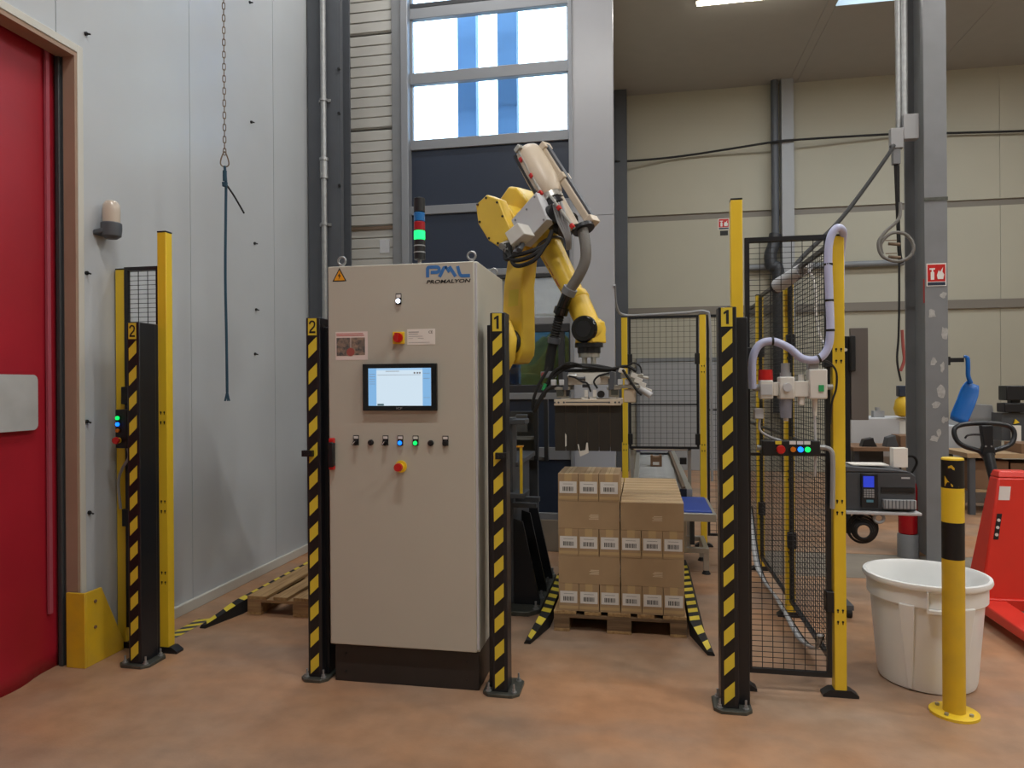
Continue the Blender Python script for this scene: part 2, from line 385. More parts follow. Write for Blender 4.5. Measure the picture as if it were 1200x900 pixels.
# tall sectional door (glazed, navy and film-covered sections)
D2 = thing('door_2', None, None, (-1.37, YB, 0), kind='structure')
xl, xr = -2.11, -.63
MB().box(-2.275, -2.175, YB-.05, YB+.12, 0, 6.5).build('door_post', 'steel_grey', D2, bevel=.005)
MB().box(-2.175, -2.105, YB-.09, YB+.1, 0, 6.0).build('guide_rail', 'alu_frame', D2, bevel=.006)
MB().box(-.637, -.60, YB-.045, YB+.1, 0, 6.0).build('guide_rail', 'alu_frame', D2, bevel=.006)
for z0, z1, mm in [(4.885, 4.985, 'alu_frame'), (4.985, 5.03, 'frame_dark'), (4.28, 4.385, 'alu_frame'), (3.672, 3.765, 'alu_frame'), (3.072, 3.152, 'alu_frame'), (2.49, 2.548, 'alu_frame'), (2.455, 2.49, 'frame_dark'), (1.965, 2.035, 'frame_dark'), (2.035, 2.10, 'alu_frame'), (1.42, 1.49, 'frame_dark'), (1.36, 1.42, 'alu_frame'), (.82, .93, 'alu_frame'), (.285, .345, 'alu_frame')]:
    MB().box(xl, xr, YB-.012, YB+.05, z0, z1).build('section_rail', mm, D2, bevel=.004)
for z0, z1 in [(3.152, 3.672), (2.548, 3.072), (.93, 1.36), (.345, .82)]:
    MB().box(xl, xr, YB+.012, YB+.045, z0, z1).build('section_panel', 'navy', D2)
for z0, z1 in [(5.03, 5.55), (4.385, 4.885), (3.765, 4.28), (1.49, 1.965)]:
    MB().box(xl+.02, xr-.02, YB+.02, YB+.026, z0, z1).build('pane', 'glass_tinted' if z0 < 2 else 'glass', D2)
    MB().box(xl, xl+.022, YB, YB+.05, z0, z1).box(xr-.022, xr, YB, YB+.05, z0, z1).build('pane_frame', 'frame_dark' if z0 < 2 else 'alu_frame', D2)
MB().box(-.745, -.69, YB-.005, YB+.04, 1.49, 1.965).build('mullion', 'frame_dark', D2)
MB().box(xl, xr, YB+.015, YB+.03, 2.10, 2.455).build('film_panel', 'film', D2)
MB().box(xl, xr, YB-.02, YB+.12, 0, .285).build('threshold', 'floor_grey', D2, bevel=.004)

# outdoors, seen through the panes
struct('outdoor_ground', MB().box(-30, 30, 6.6, 40, -.2, -.1), 'asphalt')
for x0, x1 in [(-1.775, -1.59), (-1.375, -1.185)]:
    MB().box(x0, x1, 6.75, 6.87, -.1, 7.5).build('facade_post', 'blue_post', label='pale blue facade post outside the glazed door, %s of two' % ('left' if x0 < -1.5 else 'right'), cat='post', group='facade posts outside')
MB().box(-9, -1.2, 14, 16.4, -.1, 2.9).build('shipping_container', 'container_blue', label='teal blue container outside behind the lower window', cat='container')
h = MB(); 
for k in range(14):
    a = -2.3+k*.075; q_ = .75+.035*k; h.lathe([(.05,-.1),(.30,.1),(.42,.9*q_),(.36,1.5*q_),(.22,1.8*q_),(.02,1.95*q_)], (a, 10.5+random.random(), 0), 10)
h.build('hedge', 'hedge', label='olive green hedge outside behind the lower window', cat='hedge')

# far wall of the deep bay
YF = 12.5
WF = thing('wall_far', None, None, (4, YF, 0), kind='structure')
for x0, x1 in [(-.7, 2.3), (2.3, 5.6), (5.6, 9.0)]:
    MB().box(x0+.003, x1-.003, YF, YF+.1, 4.40, 6.5).build('wall_panel', 'wall_beige', WF)
    MB().box(x0+.003, x1-.003, YF, YF+.1, 2.80, 4.29).build('wall_panel', 'wall_beige', WF)
    MB().box(x0+.003, x1-.003, YF+.02, YF+.1, 0, 2.66).build('wall_panel', 'wall_beige', WF)
struct('trim_2', MB().box(-.7, 9, YF+.03, YF+.1, 4.29, 4.40), 'wall_trim_dark')
struct('trim_3', MB().box(-.7, 9, YF-.03, YF+.1, 2.66, 2.80), 'wall_trim_dark')
D3 = thing('door_3', None, None, (.5, YF, 0), kind='structure')
MB().box(-.06, 1.25, YF-.03, YF+.02, 0, 1.86).build('door_leaf', 'grey_plastic', D3, bevel=.005)
MB().box(-.12, -.06, YF-.04, YF+.02, 0, 1.93).box(1.25, 1.31, YF-.04, YF+.02, 0, 1.93).box(-.06, 1.25, YF-.04, YF+.02, 1.87, 1.93).build('door_frame', 'steel_grey', D3)

# ================================================================== STEEL COLUMNS, PIPES, LAMPS
def i_column(name, x0, x1, y0, y1, m1, label, fl=.02, h=6.5, axis='Y'):
    t = thing(name, label, 'column', ((x0+x1)/2, (y0+y1)/2, 0))
    xm = (x0+x1)/2
    MB().box(x0, x1, y0, y0+fl, 0, h).build('flange', m1, t, bevel=.002)
    MB().box(x0, x1, y1-fl, y1, 0, h).build('flange', m1, t, bevel=.002)
    MB().box(xm-.008, xm+.008, y0+fl, y1-fl, 0, h).build('web', m1, t)
    return t
ic = i_column('steel_column', 2.30, 2.474, 6.40, 6.86, 'steel_grey', 'grey steel column with worn paint and a fire sign, beside the pallet truck')
MB().box(2.296, 2.478, 6.395, 6.40, 2.99, 3.02).build('weld_seam', 'plate_steel', ic)
random.seed(3)
for (x, z, rx, rz_) in [(2.35, 2.06, .035, .045), (2.44, 2.21, .03, .03), (2.45, 1.9, .03, .06), (2.36, 1.66, .03, .035), (2.42, 1.42, .035, .06), (2.38, 1.30, .04, .03), (2.44, 1.18, .03, .03), (2.37, 1.02, .04, .03), (2.43, 1.62, .02, .05), (2.40, 1.07, .02, .04)]:
    pts = []; k = 11
    for i in range(k):
        a = 2*PI*i/k; q = random.uniform(.55, 1.1); pts.append((min(2.473, max(2.301, x+rx*q*math.cos(a))), 6.3988, z+rz_*q*math.sin(a)))
    MB().poly(pts).build('paint_patch', 'paint_patch', ic, smooth=False)
# I-column in the left corner
c2 = thing('corner_column', 'dark grey steel column in the corner between white wall and cladding', 'column', (-2.8, 6.13, 0))
MB().box(-2.985, -2.69, 6.0, 6.02, 0, 6.5).build('flange', 'steel_dark', c2, bevel=.002)
MB().box(-2.985, -2.69, 6.26, 6.28, 0, 6.5).build('flange', 'steel_dark', c2, bevel=.002)
MB().box(-2.845, -2.83, 6.02, 6.26, 0, 6.5).build('web', 'steel_dark', c2)
MB().box(-2.69, -2.67, 6.0, 6.06, 0, 6.5).build('lip', 'steel_dark', c2)
for z in (4.35, 3.95, 3.3, 2.55):
    MB().cyl((-2.68, 5.985, z), (-2.68, 6.0, z), .014, seg=6).build('bolt', 'black', c2)
p = thing('conduit_pipe', 'thin galvanised conduit running down the dark corner column', 'pipe', (-2.82, 5.96, 0))
MB().cyl((-2.815, 5.965, 0), (-2.815, 5.965, 6.5), .026, seg=14).build('pipe', 'galv', p)
for z in (4.07, 2.95): 
    MB().cyl((-2.815, 5.965, z-.012), (-2.815, 5.965, z+.012), .034, seg=14).box(-2.87, -2.76, 5.985, 6.0, z-.012, z+.012).build('pipe_clamp', 'galv', p)
MB().cyl((-2.815, 5.965, 3.36), (-2.815, 5.965, 3.52), .036, seg=14).build('sleeve', 'galv', p)
MB().cyl((-2.815, 5.965, 3.52), (-2.815, 5.965, 3.545), .042, seg=14).build('pipe_clamp', 'galv', p)
# far columns
fc = thing('far_column', 'light grey column on the far wall behind the mesh fence', 'column', (2.35, 12.4, 0))
MB().box(2.27, 2.46, 12.30, 12.5, 0, 6.5).build('shaft', 'grey_plastic', fc)
dp = thing('downpipe', 'dark downpipe with a bend beside the light far column', 'pipe', (2.18, 12.35, 0))
MB().cyl((2.17, 12.35, 3.9), (2.17, 12.35, 6.5), .06, seg=14).build('pipe', 'steel_dark', dp)
MB().tube(catmull([(2.17,12.35,3.95),(2.13,12.33,3.75),(2.08,12.3,3.6),(2.1,12.28,3.4),(2.2,12.28,3.2),(2.2,12.28,1.0)]), .10, 14).build('lower_pipe', 'frame_dark', dp)
MB().box(-.46, -.25, 12.2, 12.49, 0, 6.5).build('far_corner_column', 'steel_dark', label='dark steel column on the far wall behind the white panel edge', cat='column', bevel=.004)

def led(x, y, i, f):
    lab = ['white strip lamp on the ceiling above the deep bay', 'white strip lamp on the ceiling outside the view, in a set with added fill lamps'][0 if i == 2 else 1]
    t = thing('strip_lamp', lab, 'lamp', (x, y, 6.42), 'ceiling strip lamps')
    MB().box(x-.75, x+.75, y-.05, y+.05, 6.44, 6.495).build('housing', 'white_plastic', t, bevel=.005)
    MB().cyl((x-.73, y, 6.425), (x+.73, y, 6.425), .028, seg=12).build('tube', 'led_tube', t)
    l = area('strip_light', (x, y, 6.39), 1.45, .09, LED_POWER*f, LED_COL); return t
for i, (x, y, f) in enumerate(LEDS): led(x, y, i, f)

# ================================================================== FENCES
def foot(mb, x, y, along='x'):
    if along == 'x': mb.prism([(x-.08,y-.03,0),(x+.08,y-.03,0),(x+.08,y-.03,.012),(x+.045,y-.03,.035),(x-.045,y-.03,.035),(x-.08,y-.03,.012)], (0,.06,0))
    else: mb.prism([(x-.03,y-.08,0),(x-.03,y+.08,0),(x-.03,y+.08,.012),(x-.03,y+.045,.035),(x-.03,y-.045,.035),(x-.03,y-.08,.012)], (.06,0,0))
def slots(x, y, zs):
    m = MB()
    for z in zs:
        for dz in (0, .055):
            for dx in (-.011, .011):
                m.cyl((x+dx, y, z+dz), (x+dx, y-.0012, z+dz), .0052, seg=8)
                m.box(x+dx-.0022, x+dx+.0022, y-.0012, y, z+dz-.013, z+dz)
    return m
def fence_post(x, y, h, label, along='x', w=.055, zs=(.36, .88, 1.6), group='yellow fence posts', z0=.02):
    t = thing('fence_post', label, 'post', (x, y, 0), group)
    MB().box(x-w/2, x+w/2, y-w/2, y+w/2, z0, h-.008).build('tube', 'yellow', t, bevel=.003)
    MB().box(x-w/2, x+w/2, y-w/2, y+w/2, h-.008, h).build('cap', 'black', t)
    m = MB(); foot(m, x, y, along); m.build('foot', 'black_satin', t)
    if zs: slots(x, y-w/2, zs).build('slots', 'black', t)
    return t
def mesh_panel(a, b, z0, z1, label, dv=.052, dh=.026, mids=(1.15,), wire=.0032, group='black mesh fence panels', clamps=()):
    ax, ay = a; bx_, by = b; L_ = math.hypot(bx_-ax, by-ay); u = Vector(((bx_-ax)/L_, (by-ay)/L_, 0)); n = Vector((-u.y, u.x, 0)); A = Vector((ax, ay, 0))
    t = thing('mesh_panel', label, 'fence panel', (ax, ay, z0), group)
    R = Matrix((u, n, (0,0,1))).transposed()
    f = .022
    for s in (f/2, L_-f/2):
        MB().cbox(A+u*s+Vector((0,0,(z0+z1)/2)), (f, .022, z1-z0), R).build('upright', 'black_satin', t)
    for z in (z0+f/2, z1-f/2):
        MB().cbox(A+u*(L_/2)+Vector((0,0,z)), (L_-2*f, .022, f), R).build('rail', 'black_satin', t)
    for z in mids:
        MB().cbox(A+u*(L_/2)+Vector((0,0,z)), (L_-2*f, .018, .014), R).build('rail', 'black_satin', t)
    m = MB(); k = max(1, round((L_-2*f)/dv))
    for i in range(1, k):
        s = f+(L_-2*f)*i/k; m.cbox(A+u*s+n*.002+Vector((0,0,(z0+z1)/2)), (wire, wire, z1-z0-2*f), R)
    k = round((z1-z0)/dh)
    for i in range(1, k):
        m.cbox(A+u*(L_/2)-n*.002+Vector((0,0,z0+(z1-z0)*i/k)), (L_-2*f, wire*.8, wire*.8), R)
    m.build('wire_mesh', 'wire', t, kind='stuff', smooth=False)
    for s, z in clamps:
        MB().cbox(A+u*s+Vector((0,0,z)), (.05, .05, .10), R).build('clamp', 'black', t, bevel=.004)
    return t
fence_post(.912, 3.615, 2.2, 'yellow post with the looped hose over its top, right edge of the front mesh')
fence_post(.452, 3.62, 2.398, 'tallest yellow post, directly behind the striped number 1 post on the right', zs=())
fence_post(.915, 4.785, 2.2, 'yellow post seen through the mesh, in the middle of the side fence')
fence_post(.915, 5.93, 2.2, 'narrow yellow post at the far end of the side fence')
fence_post(.535, 6.7, 2.13, 'yellow post right of the conveyor in the rear fence')
fence_post(-.172, 6.7, 2.12, 'yellow post left of the conveyor, right behind the gripper')
mesh_panel((.49, 3.615), (.878, 3.615), .085, 2.205, 'tall black mesh panel with pneumatic unit between striped post and yellow post', clamps=[(.385, .45), (.385, 1.62), (.005, 1.62)])
mesh_panel((.915, 3.66), (.915, 4.75), .1, 2.19, 'black mesh panel of the side fence nearest the viewer', dv=.046, wire=.003, clamps=[(1.06, .5), (1.06, 1.75)])
mesh_panel((.915, 4.82), (.915, 5.90), .1, 2.19, 'black mesh panel of the side fence, farther one', dv=.046, wire=.003, clamps=[(1.05, .5), (1.05, 1.75)])
mesh_panel((.915, 5.965), (.915, 6.66), .1, 2.15, 'short black mesh panel at the end of the side fence')
mesh_panel((-.135, 6.7), (.50, 6.7), .89, 2.12, 'black mesh panel above the conveyor in the rear fence', dv=.056, dh=.05, mids=(1.30,), clamps=[(.01, 1.72), (.01, .98), (.625, 1.72), (.625, .98)])
mesh_panel((.57, 6.7), (.88, 6.7), .1, 2.12, 'narrow black mesh panel right of the conveyor in the rear fence', dv=.056, dh=.05, mids=(1.25,))
# fence in front of the white wall
fence_post(-2.66, 3.585, 2.375, 'taller yellow post behind the striped number 2 post near the red door', zs=(.40, .80, 1.30), group='yellow fence posts')
fence_post(-2.958, 3.62, 2.18, 'shorter yellow post against the white wall beside the red door', zs=())
mesh_panel((-2.925, 3.60), (-2.70, 3.60), .12, 2.185, 'narrow black mesh panel between two yellow posts beside the red door', clamps=[(.01, 1.45), (.01, .75)])

# ------------------------------------------------------------------ hazard striped light-curtain posts
def striped_post(x0, y0, num, label, rear, h=1.845, wd=.076, dp=.10, plate=None):
    t = thing('light_curtain_post', label, 'post', (x0+wd/2, y0+.06, 0), 'striped light curtain posts')
    px0, px1, py0, py1 = plate; c = .03
    base = MB().prism([(px0+c,py0,0),(px1-c,py0,0),(px1,py0+c,0),(px1,py1-c,0),(px1-c,py1,0),(px0+c,py1,0),(px0,py1-c,0),(px0,py0+c,0)], (0,0,.016)); base.build('base_plate', 'plate_steel', t, bevel=.002)
    for bx_, by in [(px0+.028, py0+.035), (px1-.028, py0+.035), (px0+.028, py1-.035), (px1-.028, py1-.035)]:
        b = MB(); b.cyl((bx_,by,.016),(bx_,by,.020),.014,seg=14); b.cyl((bx_,by,.020),(bx_,by,.032),.0095,seg=6); b.cyl((bx_,by,.032),(bx_,by,.055),.005,seg=8); b.build('anchor_bolt', 'galv', t)
    MB().box(x0, x0+wd, y0, y0+dp, .016, h).build('column', 'black_satin', t, bevel=.004)
    rx0, rx1, rh = rear
    MB().box(rx0, rx1, y0+.045, y0+.16, .016, rh).build('rear_profile', 'black_satin', t, bevel=.004)
    # tape of slanted yellow and black stripes on the front
    tw = .046; tx0 = x0+(wd-tw)/2-.002; tx1 = tx0+tw; zb, zt = .03, h-.10; per = .134; sl = tw*.95; yy = y0-.0012
    MB().box(tx0, tx1, y0-.0008, y0+.001, zb, zt).build('black_tape', 'black_tape', t)
    k = -1
    st = MB()
    while True:
        a = zb+k*per
        if a > zt: break
        P = [(tx0, a), (tx1, a+sl), (tx1, a+sl+per/2), (tx0, a+per/2)]
        # clip to the tape length
        def clip(P, z, keep_above):
            out = []
            for i in range(len(P)):
                p, q = P[i], P[(i+1) % len(P)]; ip = (p[1] >= z) == keep_above or p[1] == z; iq = (q[1] >= z) == keep_above or q[1] == z
                if ip: out.append(p)
                if ip != iq:
                    s = (z-p[1])/(q[1]-p[1]); out.append((p[0]+s*(q[0]-p[0]), z))
            return out
        P = clip(P, zb, True)
        if len(P) > 2: P = clip(P, zt, False)
        if len(P) > 2: MB().prism([(x, yy, z) for x, z in P], (0, .0006, 0)).build('yellow_stripe', 'yellow_tape', t, smooth=False)
        k += 1
    MB().box(x0+.012, x0+wd-.018, y0-.002, y0, h-.09, h-.004).build('number_plate', 'yellow_tape', t)
    nx, nz = x0+wd/2-.003, h-.047
    if num == '1': MB().prism([(nx-.014, y0-.0028, nz+.012), (nx-.014, y0-.0028, nz+.022), (nx+.001, y0-.0028, nz+.032), (nx+.009, y0-.0028, nz+.032), (nx+.009, y0-.0028, nz-.032), (nx-.003, y0-.0028, nz-.032), (nx-.003, y0-.0028, nz+.017)], (0, .0008, 0)).build('number', 'text_black', t, smooth=False)
    else:
        n2 = MB(); strokes(n2, [(nx-.014, nz+.014)]+arc(nx, nz+.015, .0135, PI, 0)+[(nx+.011, nz+.002), (nx-.012, nz-.022)], .0085, y0-.0028); n2.box(nx-.016, nx+.017, y0-.0028, y0-.002, nz-.032, nz-.0225); n2.build('number', 'text_black', t, smooth=False)
    return t
sp = striped_post(-2.725, 3.36, '2', 'striped black post with number 2 between the red door and the wall fence', (-2.70, -2.655, 1.845), plate=(-2.78, -2.60, 3.33, 3.52), dp=.13)
MB().box(-2.745, -2.72, 3.40, 3.44, .08, 1.72).build('side_profile', 'black_satin', sp)
sp2 = striped_post(-1.690, 3.36, '2', 'striped black post with number 2 at the left side of the control cabinet', (-1.64, -1.595, 1.80), plate=(-1.725, -1.58, 3.325, 3.50))
sp3 = striped_post(-.727, 3.345, '1', 'striped black post with number 1 at the right side of the control cabinet', (-.752, -.70, 1.79), plate=(-.775, -.595, 3.315, 3.52))
sp4 = striped_post(.338, 3.35, '1', 'striped black post with number 1 at the front of the right mesh fence', (.40, .472, 1.80), plate=(.306, .476, 3.32, 3.50), wd=.08)
for (x, y, t) in [(-1.705, 3.35, sp2), (-.70, 3.335, sp3)]:
    MB().box(x, x+.055, y-.018, y+.01, 1.14, 1.17).cyl((x+.012, y-.02, 1.155), (x+.012, y-.024, 1.155), .008, seg=10).cyl((x+.036, y-.02, 1.155), (x+.036, y-.024, 1.155), .008, seg=10).build('sensor_bracket', 'black', t)
# operator box on the left wall fence
def push_buttons(t, pts, y, r=.011):
    for (x, z, m, big) in pts:
        k = MB(); k.cyl((x, y, z), (x, y-.006, z), r*1.35 if not big else .016, seg=16, mi=1)
        if big: k.cyl((x, y-.006, z), (x, y-.022, z), .012, seg=12, mi=0).cyl((x, y-.022, z), (x, y-.034, z), .021, .018, seg=18, mi=0)
        else: k.cyl((x, y-.006, z), (x, y-.014, z), r, seg=14, mi=0)
        k.build('button', [m, 'yellow' if big else 'black'], t)
OX = -.05
ob = thing('operator_box', 'small black push button box on the yellow post beside the red door', 'control box', (-2.81, 3.5, 1.27))
MB().box(-2.915, -2.84, 3.50, 3.56, 1.155, 1.372).build('housing', 'black', ob, bevel=.004)
push_buttons(ob, [(-2.893, 1.325, 'lamp_green2', 0), (-2.893, 1.29, 'lamp_blue', 0), (-2.893, 1.255, 'lens_orange', 0), (-2.89, 1.20, 'red_plastic', 1)], 3.50)
MB().tube(catmull([(-2.86,3.53,1.16),(-2.87,3.55,1.10),(-2.93,3.57,1.03),(-2.955,3.57,.95),(-2.95,3.58,.80)]), .008).build('cable', 'grey_plastic', ob)

# ------------------------------------------------------------------ air unit, hose and control box on the front mesh
au = thing('air_preparation_unit', 'white pneumatic filter and valve unit with red knob on the front mesh', 'pneumatic unit', (.69, 3.56, 1.44))
yf = 3.52
MB().box(.545, .605, yf, yf+.07, 1.42, 1.51).build('valve_block', 'white_plastic', au, bevel=.006)
MB().cyl((.575, yf+.035, 1.51), (.575, yf+.035, 1.56), .034, .032, seg=20).build('red_knob', 'red_plastic', au)
MB().box(.548, .60, yf-.004, yf, 1.44, 1.49).build('valve_plate', 'light_grey', au)
MB().box(.605, .632, yf+.01, yf+.06, 1.435, 1.50).build('connector', 'white_plastic', au, bevel=.004)
MB().box(.632, .70, yf-.005, yf+.07, 1.42, 1.525).build('filter_head', 'white_plastic', au, bevel=.006)
MB().cyl((.665, yf+.03, 1.525), (.665, yf+.03, 1.545), .026, seg=18).cyl((.665, yf+.03, 1.545), (.665, yf+.03, 1.59), .02, seg=18).build('regulator_knob', 'grey_plastic', au)
MB().cyl((.665, yf-.005, 1.475), (.665, yf-.02, 1.475), .020, seg=18).build('gauge', 'light_grey', au)
MB().cyl((.665, yf+.03, 1.42), (.665, yf+.03, 1.33), .030, .026, seg=18).build('filter_bowl', 'clear_cup', au)
MB().cyl((.665, yf+.03, 1.33), (.665, yf+.03, 1.315), .012, seg=10).build('drain', 'white_plastic', au)
MB().box(.70, .765, yf+.008, yf+.06, 1.43, 1.505).cyl((.735, yf+.03, 1.505), (.735, yf+.03, 1.535), .014, seg=10).cyl((.735, yf+.03, 1.43), (.735, yf+.03, 1.39), .016, seg=10).build('manifold', 'white_plastic', au, bevel=.003)
MB().box(.765, .845, yf-.004, yf+.07, 1.42, 1.56).build('soft_start_block', 'white_plastic', au, bevel=.006)
MB().box(.765, .81, yf+.005, yf+.055, 1.56, 1.62).build('solenoid', 'grey_plastic', au, bevel=.004)
MB().box(.805, .828, yf-.008, yf-.003, 1.455, 1.485).build('green_marker', 'green_plastic', au)
MB().cyl((.795, yf+.03, 1.42), (.795, yf+.03, 1.34), .013, .009, seg=12).build('exhaust', 'white_plastic', au)
MB().cyl((.845, yf+.03, 1.475), (.875, yf+.03, 1.475), .014, seg=12).build('outlet', 'galv', au)
MB().cyl((.515, yf+.03, 1.475), (.545, yf+.03, 1.475), .016, seg=12).build('inlet', 'galv', au)
MB().box(.523, .565, 3.55, 3.59, 1.325, 1.375).build('terminal_block', 'light_grey', au, bevel=.003)
MB().tube(catmull([(.55,3.57,1.325),(.55,3.57,1.27),(.60,3.58,1.235),(.66,3.59,1.215)]), .006).build('tube', 'light_grey', au)
MB().tube([(.797,3.56,1.34),(.80,3.56,1.20),(.80,3.58,1.05)], .006).build('tube', 'light_grey', au)
MB().tube(catmull([(.80,3.53,1.595),(.845,3.52,1.595),(.885,3.53,1.55),(.888,3.54,1.47),(.868,3.54,1.40),(.862,3.55,1.30)]), .005).build('tube', 'black', au)
hz = [(0.511,3.53,1.47),(0.511,3.52,1.606),(0.543,3.52,1.678),(0.605,3.52,1.693),(0.677,3.52,1.66),(0.734,3.52,1.611),(0.802,3.52,1.606),(0.847,3.52,1.657),(0.859,3.52,1.748),(0.858,3.53,1.9),(0.857,3.54,2.087),(0.869,3.545,2.178),(0.899,3.55,2.222),(0.932,3.58,2.211),(0.942,3.63,2.17),(.945,3.67,2.10),(.945,3.675,1.95)]
ho = MB().tube(catmull(hz, 8), .0185, 14).build('air_hose', 'hose_lilac', label='pale lilac air hose looping over the yellow post down to the pneumatic unit', cat='hose')
for c_, d_ in [((.602,3.52,1.694),(1,0,0)), ((.808,3.52,1.608),(1,.0,.4)), ((.859,3.52,1.74),(0,0,1)), ((.857,3.54,2.05),(0,0,1)), ((.858,3.53,1.88),(0,0,1))]:
    d_ = Vector(d_).normalized()*.005; c_ = Vector(c_); MB().cyl(c_-d_, c_+d_, .0205, seg=14).build('cable_tie', 'black', ho)
cb = thing('button_bar', 'long black push button bar on the front mesh below the pneumatic unit', 'control box', (.69, 3.56, 1.15))
MB().box(.555, .815, 3.535, 3.595, 1.152, 1.222).build('housing', 'black', cb, bevel=.004)
MB().cyl((.555,3.565,1.185),(.535,3.565,1.185),.013,seg=10).build('gland', 'galv', cb)
MB().cyl((.815,3.565,1.19),(.84,3.565,1.19),.013,seg=10).build('gland', 'galv', cb)
push_buttons(cb, [(.635, 1.182, 'red_plastic', 1), (.692, 1.182, 'lens_orange', 0), (.725, 1.182, 'lamp_blue', 0), (.757, 1.182, 'lamp_green2', 0)], 3.535, .0125)
for x, m in [(.628, 'yellow_tape'), (.692, 'label_white'), (.725, 'label_white'), (.757, 'label_white')]:
    MB().box(x-.014, x+.014, 3.5325, 3.535, 1.205, 1.221).build('button_label', m, cb)
MB().tube(catmull([(.84,3.565,1.19),(.868,3.56,1.175),(.876,3.56,1.12),(.876,3.575,.9)]), .011).build('cable', 'grey_plastic', cb)

# ================================================================== CONTROL CABINET
C0, C1, CY = -1.562, -.79, 3.345
cab = thing('control_cabinet', 'tall light grey control cabinet with touch screen on a black plinth', 'cabinet', ((C0+C1)/2, 3.67, 0))
MB().box(C0+.004, C1-.002, CY+.02, 3.99, .192, 2.1).build('body', 'cabinet', cab, bevel=.006)
door = MB().box(C0, C1-.014, CY, CY+.022, .196, 2.098).build('door', 'cabinet', cab, bevel=.005)
MB().box(C0+.012, C1-.01, CY+.03, 3.97, 0, .186).build('plinth', 'plinth', cab, bevel=.004)
MB().box(C0+.02, C1-.02, CY+.05, 3.95, .184, .194).build('plinth_gap', 'black', cab)
for x in (C0+.07, C1-.07):
    for z in (.05, .14): MB().cyl((x, CY+.031, z), (x, CY+.026, z), .006, seg=8).build('plinth_screw', 'black', cab)
for x in (C0+.05, C1-.04):
    for y in (CY+.06, 3.93):
        e = MB(); e.cyl((x,y,2.098),(x,y,2.115),.013,seg=12); e.tube([(x+.02*math.cos(a), y, 2.135+.02*math.sin(a)) for a in [2*PI*i/16 for i in range(16)]], .0055, 8, True); e.build('lifting_eye', 'galv', cab)
yb = CY
# handle
MB().box(C0+.006, C0+.036, yb-.03, yb, 1.09, 1.215).build('door_handle', 'black', cab, bevel=.006)
for z0, z1 in [(1.205, 1.235), (1.075, 1.10)]: MB().box(C0+.006, C0+.036, yb-.022, yb, z0, z1).build('handle_end', 'red_plastic', cab, bevel=.006)
# HMI
hm = MB().box(-1.372, -.990, yb-.022, yb, 1.372, 1.604).build('touch_screen', 'black_gloss', cab, bevel=.003)
MB().box(-1.340, -1.018, yb-.0235, yb-.0222, 1.397, 1.582).build('screen_panel', 'screen_white', hm)
for xa in (-1.340, -1.060): MB().box(xa, xa+.042, yb-.0243, yb-.0236, 1.397, 1.582).build('screen_sidebar', 'screen_side', hm)
MB().box(-1.298, -1.060, yb-.0243, yb-.0236, 1.572, 1.582).build('screen_header', 'screen_blue', hm)
l_ = MB().box(-1.292, -1.07, yb-.0248, yb-.0244, 1.548, 1.5495).box(-1.25, -1.18, yb-.0248, yb-.0244, 1.5655, 1.568)
for x in (-1.105, -1.09, -1.078): l_.box(x, x+.008, yb-.0248, yb-.0244, 1.554, 1.562)
for k in range(5): l_.box(-1.336, -1.304, yb-.0252, yb-.0246, 1.552-.012*k, 1.5535-.012*k)
for z in (1.555, 1.53, 1.436): l_.box(-1.056, -1.024, yb-.0252, yb-.0246, z, z+.0015)
l_.build('screen_lines', 'grey_plastic', hm)
MB().box(-1.293, -1.26, yb-.0248, yb-.0244, 1.398, 1.407).build('screen_key', 'container_blue', hm)
text_mb('ICP', .014, front(-1.181, yb-.0226, 1.384), sx=1.5, depth=.0003).build('bezel_mark', 'grey_plastic', hm)
# button row
def sel(x, plate, kind):
    z = 1.213; k = MB()
    if plate: MB().box(x-.0145, x+.0145, yb-.003, yb, z-.013, z+.036).build('button_holder', 'black', cab); MB().box(x-.0115, x+.0115, yb-.0036, yb-.003, z+.019, z+.032).build('button_label', 'label_white', cab)
    k.cyl((x, yb, z), (x, yb-.010, z), .0145, seg=20)
    if kind == 'sel': k.cyl((x, yb-.010, z), (x, yb-.014, z), .012, seg=20); k.cbox((x, yb-.024, z), (.007, .022, .026), Matrix.Rotation(.7, 3, 'Y'))
    if kind == 'knob': k.cyl((x, yb-.010, z), (x, yb-.016, z), .012, .010, seg=20)
    o = k.build('selector_switch' if kind == 'sel' else 'push_button', 'black', cab)
    if kind == 'sel': MB().cbox((x, yb-.0352, z), (.0025, .001, .02), Matrix.Rotation(.7, 3, 'Y')).build('pointer', 'label_white', o)
    if kind.startswith('lamp'): MB().cyl((x, yb-.0095, z), (x, yb-.017, z), .0108, .009, seg=18).build('lens', kind, o)
for x, p_, k in [(-1.416, 1, 'sel'), (-1.337, 0, 'knob'), (-1.261, 1, 'sel'), (-1.184, 1, 'lamp_blue'), (-1.105, 1, 'lamp_green2'), (-1.027, 0, 'knob'), (-.953, 1, 'knob')]: sel(x, p_, k)
